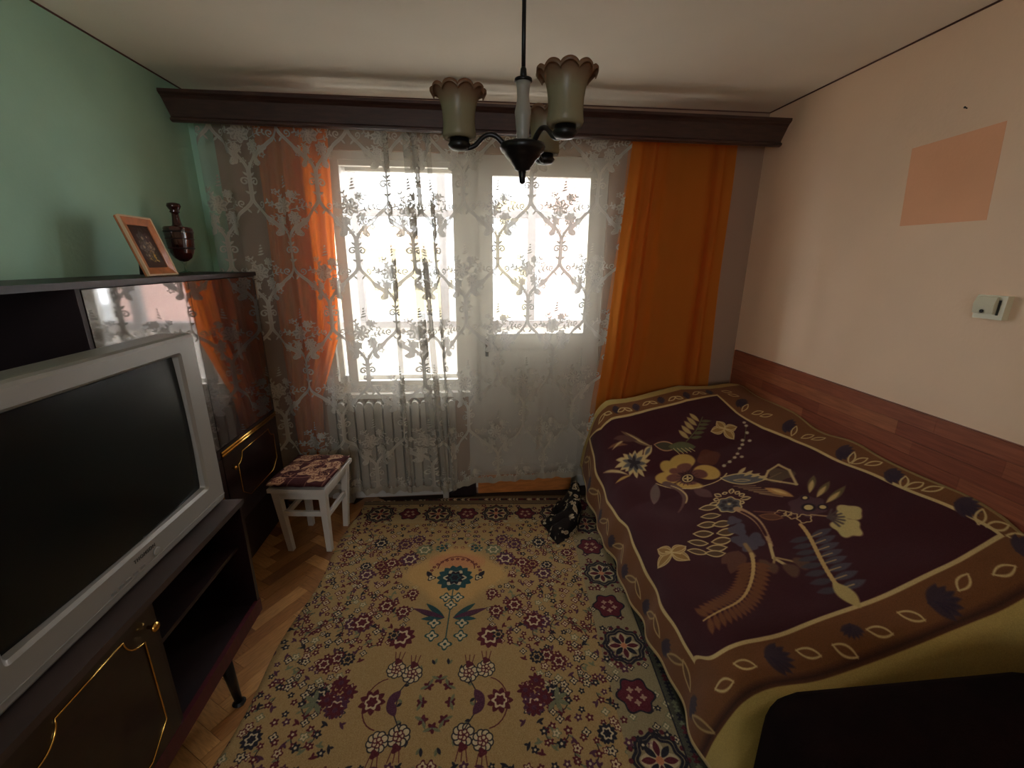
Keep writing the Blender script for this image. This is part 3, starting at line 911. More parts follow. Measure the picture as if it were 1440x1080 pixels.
# ================================================================== THE ROOM
# floor: screed slab and herringbone parquet (the boards in view one by one)
floor = struct('floor', bx(XL - 0.1, XR + 0.1, YF, YO, -0.12, -0.014), M['floorbase'])
PW, PLEN = 0.07, 0.28
plank_me = []
for i in range(4):
    bm = bx(-PLEN / 2 + 0.0006, PLEN / 2 - 0.0006, -PW / 2 + 0.0006, PW / 2 - 0.0006, -0.014, 0)
    me = bpy.data.meshes.new('plank')
    bmesh.ops.recalc_face_normals(bm, faces=bm.faces)
    bm.to_mesh(me)
    bm.free()
    me.materials.append(M['parquet'][i])
    plank_me.append(me)
rest = newbm()
ca = math.cos(math.radians(45 + 12))
sa = math.sin(math.radians(45 + 12))
nstep = int(PLEN / PW)
count = 0
HX0, HY0 = -0.95, 1.4
for r_i in range(-64, 64):
    for c_i in range(-12, 13):
        # herringbone lattice: a horizontal and a vertical board per cell
        for kind in (0, 1):
            gx = r_i * PW + c_i * 2 * PLEN / 1.0
            gy = r_i * PW
            if kind == 0:
                lx, ly, rz = gx + PLEN / 2, gy + PW / 2, 0.0
            else:
                lx, ly, rz = gx - PW / 2 + 0.0 + PLEN + PW, gy + PW - PLEN / 2 + 0.0, PI / 2
            x = HX0 + lx * ca - ly * sa
            y = HY0 + lx * sa + ly * ca
            if not (XL + 0.02 < x < XR - 0.02 and YF + 0.05 < y < YB - 0.02):
                continue
            ang = rz + math.radians(57)
            if -1.42 < x < -0.66 and 0.8 < y < 2.75:
                o = bpy.data.objects.new('plank', plank_me[rnd.choice((0, 0, 1, 1, 2, 3))])
                COL.objects.link(o)
                o.parent = floor
                o.location = (x, y, rnd.uniform(-0.0008, 0))
                o.rotation_euler = (0, 0, ang)
                count += 1
            elif x < -0.6 or y < 0.4:
                vs = box(rest, -PLEN / 2, PLEN / 2, -PW / 2, PW / 2, -0.014, -0.0012)
                bmesh.ops.transform(rest, matrix=Matrix.Translation((x, y, 0)) @ Matrix.Rotation(ang, 4, 'Z'), verts=vs)
o = obj('parquet', rest, M['parquet'][1], floor)
o['kind'] = 'stuff'

# ceiling and walls
struct('ceiling', bx(XL - 0.12, XR + 0.12, YF, YO, ZC, ZC + 0.12), M['ceiling'])
struct('wall_left', bx(XL - 0.12, XL, YF, YO, -0.12, ZC), M['green'])
wall_right = struct('wall_right', bx(XR, XR + 0.12, YF, YO, -0.12, ZC), M['peach'])
bm = newbm()
RX0, RX1, RZ0, RZ1 = -0.80, -0.05, 1.15, 2.15          # opening of the added fill window, in the wall behind the camera
box(bm, XL - 0.12, RX0, YF - 0.2, YF, -0.12, ZC + 0.12)
box(bm, RX1, XR + 0.12, YF - 0.2, YF, -0.12, ZC + 0.12)
box(bm, RX0, RX1, YF - 0.2, YF, RZ1, ZC + 0.12)
box(bm, RX0, RX1, YF - 0.2, YF, -0.12, RZ0)
struct('wall_front', bm, M['peach'])
WX0, WX1, WZ0, WZ1 = -0.96, -0.02, 0.775, 2.245      # window opening
DX0, DX1, DZ1 = 0.035, 0.875, 2.245                  # door opening
bm = newbm()
box(bm, DX1, XR, YB, YO, -0.12, ZC)
box(bm, WX0, DX1, YB, YO, WZ1, ZC)
box(bm, WX1, DX0, YB, YO, -0.12, WZ1)
box(bm, WX0, WX1, YB, YO, -0.12, WZ0)
wall_back = struct('wall_back', bm, M['backwall'])
obj('green_section', bx(XL, -1.41, YB, YO, -0.12, ZC), M['green'], wall_back)
obj('plain_section', bx(-1.41, WX0, YB, YO, -0.12, ZC), M['backwall'], wall_back)
obj('casing', bx(WX1 - 0.004, DX0 + 0.004, YB - 0.004, YB + 0.02, 0.1, WZ1), M['whitepaint'], wall_back)
# patch left unpainted where something hung
bm = newbm()
prism(bm, [(1.815, 1.79), (1.842, 2.098), (1.512, 2.112), (1.487, 1.788)], 'x', XR - 0.0008, XR + 0.002)
o = obj('paint_patch', bm, M['patch'], wall_right)
o['label'] = 'rectangle of older peach paint'
# thin brown painted line round the ceiling edge
bm = newbm()
box(bm, XL, XL + 0.004, YF, YB, ZC - 0.006, ZC)
struct('trim_1', bm, M['line'])
bm = newbm()
box(bm, XR - 0.004, XR, YF, YB, ZC - 0.006, ZC)
struct('trim_2', bm, M['line'])
bm = newbm()
box(bm, XL, XR, YB - 0.004, YB, ZC - 0.006, ZC)
struct('trim_3', bm, M['line'])
# laminate board along the right wall, in printed strips
t4 = struct('trim_4', bx(XR - 0.012, XR, 0.2, YB - 0.03, 0.72, 1.043), M['laminate'][3])
z0 = 1.041
for row in range(5):
    y = YB - 0.032
    first = True
    while y > 0.22:
        L = rnd.uniform(0.34, 0.52) if not first else rnd.uniform(0.12, 0.4)
        first = False
        y1 = max(0.22, y - L)
        o = obj('strip', bx(XR - 0.0165 - rnd.uniform(0, 0.0006), XR - 0.0115, y1 + 0.0005, y, z0 - 0.0625, z0 - 0.0005), M['laminate'][rnd.choice((0, 0, 1, 2, 2))], t4)
        y = y1
    z0 -= 0.063
struct('baseboard_back', bx(-1.0, 0.0, YB - 0.015, YB, 0, 0.06), M['whitepaint'])
struct('baseboard_left', bx(XL, XL + 0.015, YF, YB, 0, 0.07), M['darkwoodmatt'])

# ---- window and balcony door
def frame_bm(x0, x1, z0, z1, y0, y1, t, tb=None):
    bm = newbm()
    tb = tb or t
    box(bm, x0, x0 + t, y0, y1, z0, z1)
    box(bm, x1 - t, x1, y0, y1, z0, z1)
    box(bm, x0 + t, x1 - t, y0, y1, z1 - t, z1)
    box(bm, x0 + t, x1 - t, y0, y1, z0, z0 + tb)
    return bm
win = struct('window_1', frame_bm(WX0, WX1, WZ0, WZ1, YB + 0.02, YO - 0.02, 0.045), M['whitepaint'])
obj('sash', frame_bm(WX0 + 0.03, WX1 - 0.03, WZ0 + 0.03, WZ1 - 0.03, YB + 0.03, YB + 0.07, 0.045), M['whitepaint'], win, bevel=0.004)
obj('pane', bx(WX0 + 0.07, WX1 - 0.07, YB + 0.048, YB + 0.052, WZ0 + 0.07, WZ1 - 0.07), M['glass'], win)
obj('sash', frame_bm(WX0 + 0.04, WX1 - 0.04, WZ0 + 0.04, WZ1 - 0.04, YO - 0.08, YO - 0.04, 0.04), M['whitepaint'], win, bevel=0.004)
obj('pane', bx(WX0 + 0.075, WX1 - 0.075, YO - 0.062, YO - 0.058, WZ0 + 0.075, WZ1 - 0.075), M['glass'], win)
obj('mullion', bx(-0.815, -0.755, YB + 0.025, YO - 0.03, WZ0 + 0.03, WZ1 - 0.03), M['whitepaint'], win, bevel=0.004)
obj('sill', bx(WX0 + 0.04, WX1 + 0.03, YB - 0.035, YB + 0.03, WZ0 - 0.03, WZ0 + 0.001), M['whitepaint'], win, bevel=0.006)
door = struct('door_1', frame_bm(DX0, DX1, 0.0, DZ1, YB + 0.02, YO - 0.02, 0.045, 0.10), M['whitepaint'])
leaf_bm = frame_bm(DX0 + 0.03, DX1 - 0.03, 0.11, DZ1 - 0.03, YB + 0.012, YB + 0.055, 0.085)
box(leaf_bm, DX0 + 0.11, DX1 - 0.11, YB + 0.012, YB + 0.055, 1.06, 1.165)
obj('leaf', leaf_bm, M['whitepaint'], door, bevel=0.004)
obj('panel', bx(DX0 + 0.115, DX1 - 0.115, YB + 0.022, YB + 0.045, 0.19, 1.06), M['whitepaint'], door)
obj('pane', bx(DX0 + 0.11, DX1 - 0.11, YB + 0.032, YB + 0.036, 1.16, DZ1 - 0.11), M['glass'], door)
obj('handle', bx(DX0 + 0.06, DX0 + 0.08, YB - 0.03, YB + 0.015, 1.02, 1.13), M['black'], door, bevel=0.005)
o = obj('threshold_board', bx(0.03, 0.715, YB - 0.028, YB + 0.012, 0.0, 0.122), M['threshold'], door, bevel=0.004)
o['label'] = 'orange brown wooden plank under the door'
obj('end_cap', bx(0.016, 0.03, YB - 0.03, YB + 0.01, 0.05, 0.122), M['whitepaint'], door)
bm = newbm()
prism(bm, [(-0.20, 0.0), (0.014, 0.0), (0.014, 0.088), (-0.05, 0.092)], 'y', YB - 0.05, YB - 0.02)
obj('side_board', bm, M['darkwoodmatt'], door)

fill_win = struct('fill_window', frame_bm(RX0, RX1, RZ0, RZ1, YF - 0.14, YF - 0.04, 0.05), M['whitepaint'])  # unseen window, added to brighten the room with daylight from behind
obj('mullion', bx(-0.455, -0.395, YF - 0.12, YF - 0.06, RZ0 + 0.05, RZ1 - 0.05), M['whitepaint'], fill_win)
obj('pane', bx(RX0 + 0.05, RX1 - 0.05, YF - 0.092, YF - 0.088, RZ0 + 0.05, RZ1 - 0.05), M['glass'], fill_win)
# ---- balcony and what lies beyond
balc = thing('balcony', 'pale balcony with white glazing frame seen through the lace curtain', 'balcony', (0, 3.7, 0))
def bal(name, x0, x1, y0, y1, z0, z1, m):
    return obj(name, bx(x0, x1, y0 - 3.7, y1 - 3.7, z0, z1), m, balc)
bal('slab', -2.2, 2.4, 3.095, 4.42, -0.2, -0.06, M['concrete'])
bal('parapet', -2.2, 2.4, 4.30, 4.40, -0.06, 1.0, M['concrete'])
bal('rail', -2.2, 2.4, 4.27, 4.42, 1.0, 1.06, M['backlit_grey'])
for x in (-1.86, -1.045, -0.245, 0.60, 1.42):
    bal('post', x - 0.04, x + 0.04, 4.31, 4.38, 1.06, 2.74, M['backlit_grey'])
bal('transom', -2.2, 2.4, 4.32, 4.37, 2.02, 2.085, M['backlit_grey'])
bal('head_rail', -2.2, 2.4, 4.30, 4.40, 2.74, 2.80, M['backlit_grey'])
for x0_, x1_ in ((-1.82, -1.085), (-1.005, -0.285), (-0.205, 0.56), (0.64, 1.38)):
    bal('pane', x0_, x1_, 4.342, 4.346, 1.06, 2.02, M['glass'])
    bal('pane', x0_, x1_, 4.342, 4.346, 2.085, 2.74, M['glass'])

wing = thing('siding_wall', 'pink clapboard end wall beyond the balcony seen through the door glass', 'wall', (1.2, 6.1, 0))
obj('core', bx(-0.04, 0.06, -1.2, 1.25, -6.0, 4.2), M['concrete'], wing)
bm = newbm()
z = -0.6
while z < 4.1:
    prism(bm, [(-0.048, z), (-0.041, z + 0.058), (-0.038, z + 0.058), (-0.038, z)], 'y', -1.2, 1.25)
    z += 0.060
o = obj('siding', bm, M['wall_pink'], wing)
o['kind'] = 'stuff'

ab = thing('apartment_block', 'cream apartment block with peach hipped roof beyond the window', 'building', (-7.0, 24.0, -6.0))
obj('wall', bx(-8.0, 5.8, 0, 8, 0, 8.15), M['facade'], ab)
bm = newbm()
pts = [bm.verts.new(p) for p in ((-8.3, -0.3, 8.15), (6.1, -0.3, 8.15), (6.1, 8.3, 8.15), (-8.3, 8.3, 8.15), (-4.4, 4.0, 9.55), (2.6, 4.0, 9.55))]
for f in ((0, 1, 5, 4), (1, 2, 5), (2, 3, 4, 5), (3, 0, 4), (3, 2, 1, 0)):
    bm.faces.new([pts[i] for i in f])
obj('roof', bm, M['roof'], ab)
for fz in (0.9, 3.6, 6.2):
    for fx in (-6.8, -4.6, -2.4, -0.2, 2.0, 4.2):
        w_ = obj('window', frame_bm(fx, fx + 1.1, fz, fz + 1.3, -0.06, 0.02, 0.08), M['whitepaint'], ab)
        obj('pane', bx(fx + 0.08, fx + 1.02, -0.02, 0.01, fz + 0.08, fz + 1.22), M['pane_far'], w_)
tw = thing('tower_block', 'pale cream tower block standing farther off beyond the door glass', 'building', (5.2, 40.0, -6.0))
obj('wall', bx(-2.4, 0.6, 0, 8, 0, 12.5), M['facade'], tw)
obj('roof', bx(-2.6, 0.8, -0.2, 8.2, 12.5, 12.8), M['concrete'], tw)
for fz in (1.2, 4.0, 6.8, 9.6):
    for fx in (-1.9, -0.6):
        obj('window', bx(fx, fx + 0.9, -0.05, 0.02, fz, fz + 1.3), M['pane_far'], tw)
struct('ground', bx(-60, 60, 4.6, 110, -6.3, -6.0), M['groundout'])

# ================================================================== CURTAINS AND PELMET
pel = thing('curtain_pelmet', 'dark brown wooden curtain pelmet running from wall to wall above the window', 'pelmet', (0.16, 2.6, 2.36))
pel.rotation_euler = (0, math.radians(0.42), 0)
def pel_prism(name, poly, x0, x1, m, b=0):
    bm = newbm()
    prism(bm, poly, 'x', x0, x1)
    return obj(name, bm, m, pel, bevel=b)
PX0, PX1 = -1.672, 1.672
bm = newbm()
prism(bm, [(0.0, 0.048), (0.012, 0.035), (0.014, -0.045), (0.004, -0.055), (0.004, -0.068), (0.026, -0.068), (0.026, 0.048)], 'x', PX0, PX1)
for v in bm.verts:
    if v.co.z < 0.0:
        v.co.x *= 0.982
obj('fascia', bm, M['pelmet'], pel)
pel_prism('upper_moulding', [(-0.012, 0.070), (-0.012, 0.056), (0.0, 0.046), (0.03, 0.046), (0.03, 0.070)], PX0, PX1, M['pelmet'])
for bx_ in (-1.55, -0.5, 0.5, 1.55):
    pel_prism('bracket', [(0.02, 0.048), (0.235, 0.048), (0.235, 0.064), (0.02, 0.064)], bx_ - 0.012, bx_ + 0.012, M['darkwoodmatt'])
pel_prism('lower_moulding', [(-0.006, -0.056), (-0.006, -0.066), (0.006, -0.072), (0.02, -0.072), (0.02, -0.056)], PX0 * 0.98, PX1 * 0.98, M['pelmet'])
for z_, y_ in ((0.052, 0.11), (0.052, 0.17)):
    bm = newbm()
    tube(bm, [(PX0 + 0.03, y_, z_), (PX1 - 0.03, y_, z_)], 0.007, 8)
    obj('curtain_rail', bm, M['whitepaint'], pel)

def smooth01(t):
    t = max(0.0, min(1.0, t))
    return t * t * (3 - 2 * t)
def lerp_tab(t, xs, ys):
    return float(np.interp(t, xs, ys))

# lace curtain: a gathered path with three folded-over pleats
lace_img = lace_image()
def lace_material():
    m = bpy.data.materials.new('white lace')
    m.use_nodes = True
    nt = m.node_tree
    nt.nodes.remove(nt.nodes['Principled BSDF'])
    u = nt.nodes.new('ShaderNodeUVMap')
    u.uv_map = 'uv'
    t = nt.nodes.new('ShaderNodeTexImage')
    t.image = lace_img
    t.extension = 'REPEAT'
    lace_img.colorspace_settings.name = 'Non-Color'
    nt.links.new(u.outputs['UV'], t.inputs['Vector'])
    tr = nt.nodes.new('ShaderNodeBsdfTransparent')
    d = nt.nodes.new('ShaderNodeBsdfDiffuse')
    d.inputs['Color'].default_value = srgb(192, 186, 172)
    tl = nt.nodes.new('ShaderNodeBsdfTranslucent')
    tl.inputs['Color'].default_value = srgb(206, 200, 190)
    mx = nt.nodes.new('ShaderNodeMixShader')
    mx.inputs['Fac'].default_value = 0.14
    nt.links.new(d.outputs[0], mx.inputs[1])
    nt.links.new(tl.outputs[0], mx.inputs[2])
    m2 = nt.nodes.new('ShaderNodeMixShader')
    nt.links.new(t.outputs['Color'], m2.inputs['Fac'])
    nt.links.new(tr.outputs[0], m2.inputs[1])
    nt.links.new(mx.outputs[0], m2.inputs[2])
    nt.links.new(m2.outputs[0], nt.nodes['Material Output'].inputs['Surface'])
    return m
M['lace'] = lace_material()
path = []          # (x, y offset) along the cloth at the top
x = -1.43
folds = {-0.475: 0.030, -0.365: 0.042, -0.315: 0.034, -0.245: 0.030}
fx = sorted(folds)
while x < 0.955:
    left_part = smooth01((-0.60 - x) / 0.3)
    y = 0.006 * math.sin(x * 37) + 0.004 * math.sin(x * 71 + 1) + left_part * 0.020 * math.sin(x * 46)
    path.append((x, y))
    if fx and x >= fx[0]:
        w = folds[fx.pop(0)]
        for k in range(1, 7):
            path.append((x + w * k / 6, y - 0.010 - 0.006 * math.sin(PI * k / 6)))
        for k in range(1, 7):
            path.append((x + w - w * k / 6, y + 0.003))
        path.append((x, y + 0.006))
        x += 0.006
    x += 0.014
arc = [0.0]
for (ax_, ay_), (bx_, by_) in zip(path, path[1:]):
    arc.append(arc[-1] + max(0.006, math.hypot(bx_ - ax_, by_ - ay_)))
NZ = 54
LACE_TOP = 2.395
def lace_pt(i, j):
    px, py = path[i]
    f = j / NZ
    hem = lerp_tab(px, [-1.43, -0.20, -0.12, -0.02, 0.6, 0.955], [0.085, 0.085, 0.105, 0.135, 0.155, 0.19])
    z = LACE_TOP + (hem - LACE_TOP) * f
    d = (LACE_TOP - z) / (LACE_TOP - 0.1)
    xr = lerp_tab(z, [0.0, 0.14, 0.74, 1.04, 2.31, 2.4], [0.755, 0.79, 0.835, 0.88, 0.965, 0.968])
    q = smooth01((px - 0.1) / 0.85)
    xx = px + (xr - 0.955) * q
    # the pleats lean to the right on their way down
    lean = math.exp(-((px + 0.28) / 0.13) ** 2) * 0.10 * d
    xx += lean * (0.4 if px < -0.42 else 1.0)
    amp = 1.0 + 0.6 * d
    wave = 0.010 * math.sin(px * 48 + 0.5) * d * smooth01((-0.1 - px) / 0.2)
    hemz = 0.018 * abs(math.sin(px * 52)) * smooth01((-0.12 - px) / 0.1) * smooth01((f - 0.96) / 0.04)
    tuck = 0.035 * smooth01((1.1 - z) / 0.5) * smooth01((px - 0.62) / 0.2)
    return (xx, 2.712 + py * amp + wave - tuck, z + hemz)
bm = newbm()
vs = [[bm.verts.new(lace_pt(i, j)) for j in range(NZ + 1)] for i in range(len(path))]
lay = bm.loops.layers.uv.new('uv')
for i in range(len(path) - 1):
    for j in range(NZ):
        f = bm.faces.new((vs[i][j], vs[i + 1][j], vs[i + 1][j + 1], vs[i][j + 1]))
        f.smooth = True
        for l, (a, b) in zip(f.loops, ((i, j), (i + 1, j), (i + 1, j + 1), (i, j + 1))):
            l[lay].uv = ((arc[a] * 0.93 + 0.02) / 0.385, (LACE_TOP - b / NZ * 2.3 + 0.055) / 0.72)
lace = obj('lace_curtain', bm, M['lace'])
lace.data.materials.append(cloth_mat('lace hem band', srgb(176, 168, 152), srgb(196, 188, 176), 0.25))
for p_ in lace.data.polygons:
    if p_.index % NZ == NZ - 1:
        p_.material_index = 1
tag(lace, 'white floral lace curtain hanging across window and balcony door down to the radiator', 'curtain')

def drape(name, label, x0, xr_fn, zt, zb, y0, nf, amp, ph, n=90, left_fn=None, pleats=()):
    bm = newbm()
    def fn(u, v):
        z = zt + (zb - zt) * v
        a = left_fn(z) if left_fn else x0
        b = xr_fn(z)
        x = a + (b - a) * u
        g = 0.7 + 0.3 * v
        y = y0 + g * amp * (0.7 * math.sin(nf * 2 * PI * u + ph) + 0.3 * math.sin(nf * 4.7 * PI * u + 2 + v))
        for uc, wd_, dp in pleats:
            y -= dp * (0.6 + 0.4 * v) * math.exp(-((u - uc) / wd_) ** 2)
        return (x + 0.006 * math.sin(9 * v + 7 * u), y, z)
    grid(bm, fn, n, 40)
    o = obj(name, bm, M['orange'])
    tag(o, label, 'curtain')
    return o
drape('window_drape', 'orange drape behind the lace at the window side by the glossy cabinet', -1.17,
      lambda z: lerp_tab(z, [0.1, 0.5, 0.79, 0.9, 1.15, 1.5, 2.3, 2.4], [-1.0, -0.99, -0.965, -0.92, -0.825, -0.79, -0.775, -0.775]), 2.395, 0.12, 2.772, 3.5, 0.030, 0.6)
drape('window_drape', 'orange brown drape beside the balcony door above the sofa corner', 0.96,
      lambda z: lerp_tab(z, [0.2, 1.1, 2.4], [1.66, 1.655, 1.64]), 2.395, 0.28, 2.790, 2.2, 0.022, 2.1, 170, pleats=((0.10, 0.028, 0.03), (0.22, 0.035, 0.045), (0.245, 0.012, -0.045), (0.33, 0.05, 0.025), (0.74, 0.06, 0.05), (0.82, 0.016, -0.05), (0.88, 0.03, 0.03)),
      left_fn=lambda z: lerp_tab(z, [0.3, 0.74, 1.04, 1.7, 2.3, 2.4], [0.79, 0.832, 0.882, 0.935, 0.965, 0.967]))

# radiator behind the lace
rad = thing('radiator', 'white ribbed column radiator under the window behind the lace', 'radiator', (-0.53, 2.79, 0.0))
sec = newbm()
def rad_section():
    bm = newbm()
    prof = []
    n = 12
    pts = []
    for i in range(n + 1):
        a = PI * i / n
        pts.append((0.024 * math.cos(a), 0.705 + 0.030 * math.sin(a)))
    pts += [(-0.024, 0.13)] + [(0.024 * math.cos(PI + PI * i / n), 0.125 + 0.03 * math.sin(PI + PI * i / n)) for i in range(n + 1)]
    for y_ in (-0.037, 0.012):
        bm2 = prism(bm, pts, 'y', y_, y_ + 0.028)
    box(bm, -0.010, 0.010, -0.012, 0.014, 0.11, 0.72)
    return bm
sec.free()
base = obj('section', rad_section(), M['radiator'], rad, loc=(-0.39, 0, 0))
for i in range(1, 14):
    c_ = base.copy()
    COL.objects.link(c_)
    c_.parent = rad
    c_.location = (-0.39 + 0.06 * i, 0, 0)
for z_ in (0.14, 0.69):
    bm = newbm()
    tube(bm, [(-0.40, 0, z_), (0.41, 0, z_)], 0.016, 10)
    obj('manifold', bm, M['radiator'], rad)
for x_ in (-0.33, 0.33):
    obj('foot', bx(x_ - 0.02, x_ + 0.02, -0.03, 0.03, 0, 0.12), M['radiator'], rad)

# ================================================================== FURNITURE
# ---- wall unit along the left wall
UX0, UX1 = -1.528, -1.236          # back, front
wu = thing('wall_unit', 'dark glossy wall unit with mirror lacquer doors and brass strip along the green wall', 'cabinet', (-1.38, 1.6, 0))
def W(name, x0, x1, y0, y1, z0, z1, m, parent=None, bevel=0.0):
    base_ = parent or wu
    bm = bx(x0 + 1.38, x1 + 1.38, y0 - 1.6, y1 - 1.6, z0, z1)
    return obj(name, bm, m, base_, bevel=bevel)
W('top_board', UX0, UX1 + 0.012, 0.05, 2.684, 1.545, 1.566, M['darkwoodmatt'])
W('side_panel', UX0, UX1, 2.660, 2.680, 0.0, 1.545, M['darkwood'])
W('side_panel', UX0, UX1, 0.06, 0.08, 0.0, 1.545, M['darkwood'])
W('divider', UX0, UX1, 1.505, 1.523, 0.75, 1.545, M['niche'])
W('back_panel', UX0, UX0 + 0.008, 0.08, 2.66, 0.08, 1.545, M['niche'])
W('shelf', UX0 + 0.008, UX1 + 0.0, 0.08, 2.66, 0.735, 0.752, M['niche'])
W('plinth', UX0 + 0.02, UX1 - 0.03, 0.08, 2.66, 0.0, 0.28, M['niche'])
W('shelf', UX0 + 0.008, UX1 - 0.02, 1.523, 2.66, 1.16, 1.176, M['niche'])
W('door', UX1 - 0.016, UX1 + 0.002, 1.526, 2.067, 0.742, 1.540, M['mirrorlacquer'], bevel=0.0012)
W('door', UX1 - 0.016, UX1 + 0.002, 2.071, 2.676, 0.742, 1.540, M['mirrorlacquer'], bevel=0.0012)
W('panel', UX1 - 0.016, UX1 + 0.0, 0.08, 2.66, 0.692, 0.738, M['darkwoodmatt'])
W('panel', UX1 - 0.016, UX1 + 0.0, 0.08, 1.55, 0.28, 0.69, M['darkwoodmatt'])
gs = newbm()
for dz in (0.700, 0.716):
    tube(gs, [(UX1 + 1.38 + 0.003, 2.066 - 1.6, dz), (UX1 + 1.38 + 0.003, 2.676 - 1.6, dz)], 0.0066, 10)
box(gs, UX1 + 1.38, UX1 + 1.38 + 0.006, 2.066 - 1.6, 2.676 - 1.6, 0.700, 0.716)
o = obj('brass_strip', gs, M['gold'], wu, smooth=True)

def trim_path(y0, y1, z0, z1, notch, x, dy=0.0, dz=0.0):
    # rectangle of beading with concave upper corners and cut lower corners
    pts = []
    n = 8
    for i in range(n + 1):
        a = PI + PI / 2 * i / n
        pts.append((x, y1 + notch * 0.9 * math.cos(a) + dy, z1 + notch * 0.9 * math.sin(a) + dz))
    pts = [(x, y1 - notch - 0.008, z1)] + [(x, y1 - notch + notch * math.sin(PI / 2 * i / n), z1 - notch + notch * (1 - math.sin(PI / 2 * i / n)) * 0 + notch * (math.cos(PI / 2 * i / n) - 0.0) - notch * 0.0) for i in range(0)] 
    for i in range(n + 1):
        a = PI + PI / 2 * i / n          # centre at the corner, concave
        pts.append((x, y1 + notch * math.cos(a), z1 + notch * math.sin(a)))
    pts.append((x, y1, z0 + notch))
    pts.append((x, y1 - notch * 1.3, z0))
    pts.append((x, y0 + notch * 1.3, z0))
    pts.append((x, y0, z0 + notch))
    for i in range(n + 1):
        a = -PI / 2 + PI / 2 * i / n
        pts.append((x, y0 + notch * math.cos(a), z1 + notch * math.sin(a)))
    pts.append(pts[0])
    return pts
for (ya, yb) in ((1.56, 2.064), (2.072, 2.656)):
    dr = W('door', UX1 - 0.016, UX1 + 0.001, ya, yb, 0.29, 0.686, M['darkwood'], bevel=0.001)
    bm = newbm()
    tube(bm, [(p[0] + 1.38, p[1] - 1.6, p[2]) for p in trim_path(ya + 0.118, yb - 0.045, 0.385, 0.648, 0.052, UX1 + 0.003)], 0.0024, 8)
    obj('brass_beading', bm, M['gold'], dr, smooth=True)
    bm = newbm()
    lathe(bm, [(0.004, 0), (0.004, 0.010), (0.011, 0.016), (0.011, 0.022), (0.004, 0.026)], 14)
    bmesh.ops.rotate(bm, cent=(0, 0, 0), matrix=Matrix.Rotation(PI / 2, 3, 'Y'), verts=bm.verts)
    obj('knob', bm, M['gold'], dr, smooth=True, loc=(UX1 + 1.38 + 0.001, ya + 0.06 - 1.6, 0.607))

# ---- low stand that carries the television
SX0, SX1, SY0, SY1 = -1.228, -0.895, 0.20, 1.563
st = thing('television_stand', 'dark lacquered low cabinet on tapered legs under the television', 'cabinet', (-1.06, 0.9, 0))
def T(name, x0, x1, y0, y1, z0, z1, m, parent=None, bevel=0.0):
    return obj(name, bx(x0 + 1.06, x1 + 1.06, y0 - 0.9, y1 - 0.9, z0, z1), m, parent or st, bevel=bevel)
T('top_board', SX0, SX1 + 0.006, SY0, SY1 + 0.004, 0.727, 0.748, M['shelfgrey'], bevel=0.002)
T('side_panel', SX0, SX1, SY1 - 0.018, SY1, 0.245, 0.727, M['darkwood'])
T('side_panel', SX0, SX1, SY0, SY0 + 0.018, 0.245, 0.727, M['darkwood'])
T('bottom_board', SX0, SX1 - 0.002, SY0 + 0.018, SY1 - 0.018, 0.245, 0.268, M['niche'])
T('front_rail', SX1 - 0.012, SX1 + 0.004, SY0 + 0.018, SY1 - 0.0, 0.232, 0.290, M['redwood'], bevel=0.002)
T('back_panel', SX0, SX0 + 0.006, SY0 + 0.018, SY1 - 0.018, 0.268, 0.727, M['niche'])
T('divider', SX0 + 0.006, SX1 - 0.004, 1.058, 1.074, 0.268, 0.727, M['darkwoodmatt'])
T('shelf', SX0 + 0.006, SX1 - 0.030, 1.074, SY1 - 0.018, 0.545, 0.560, M['darkwoodmatt'])
for (ya, yb) in ((0.222, 0.645), (0.650, 1.056)):
    dr = T('door', SX1 - 0.014, SX1 + 0.002, ya, yb, 0.292, 0.724, M['darkwood'], bevel=0.001)
    bm = newbm()
    tube(bm, [(p[0] + 1.06, p[1] - 0.9, p[2]) for p in trim_path(ya + 0.058, yb - 0.045, 0.312, 0.704, 0.058, SX1 + 0.004)], 0.0022, 8)
    obj('brass_beading', bm, M['gold'], dr, smooth=True)
    bm = newbm()
    lathe(bm, [(0.005, 0), (0.005, 0.010), (0.013, 0.018), (0.013, 0.024), (0.005, 0.028)], 14)
    bmesh.ops.rotate(bm, cent=(0, 0, 0), matrix=Matrix.Rotation(PI / 2, 3, 'Y'), verts=bm.verts)
    obj('knob', bm, M['gold'], dr, smooth=True, loc=(SX1 + 1.06 + 0.001, yb - 0.022 - 0.9, 0.672))
for lx, ly, tx, ty in ((-0.925, 1.33, 0.012, 0.012), (-0.925, 0.40, 0.012, -0.012), (-1.19, 1.33, -0.012, 0.012), (-1.19, 0.40, -0.012, -0.012)):
    bm = newbm()
    tube(bm, [(lx + 1.06, ly - 0.9, 0.246), (lx + tx + 1.06, ly + ty - 0.9, 0.012)], [0.023, 0.013], 14)
    lg = obj('leg', bm, M['black'], st, smooth=True)
    bm = newbm()
    lathe(bm, [(0.020, 0.0), (0.024, 0.006), (0.016, 0.014)], 14, lx + tx + 1.06, ly + ty - 0.9, 0)
    obj('glide', bm, M['black'], lg)

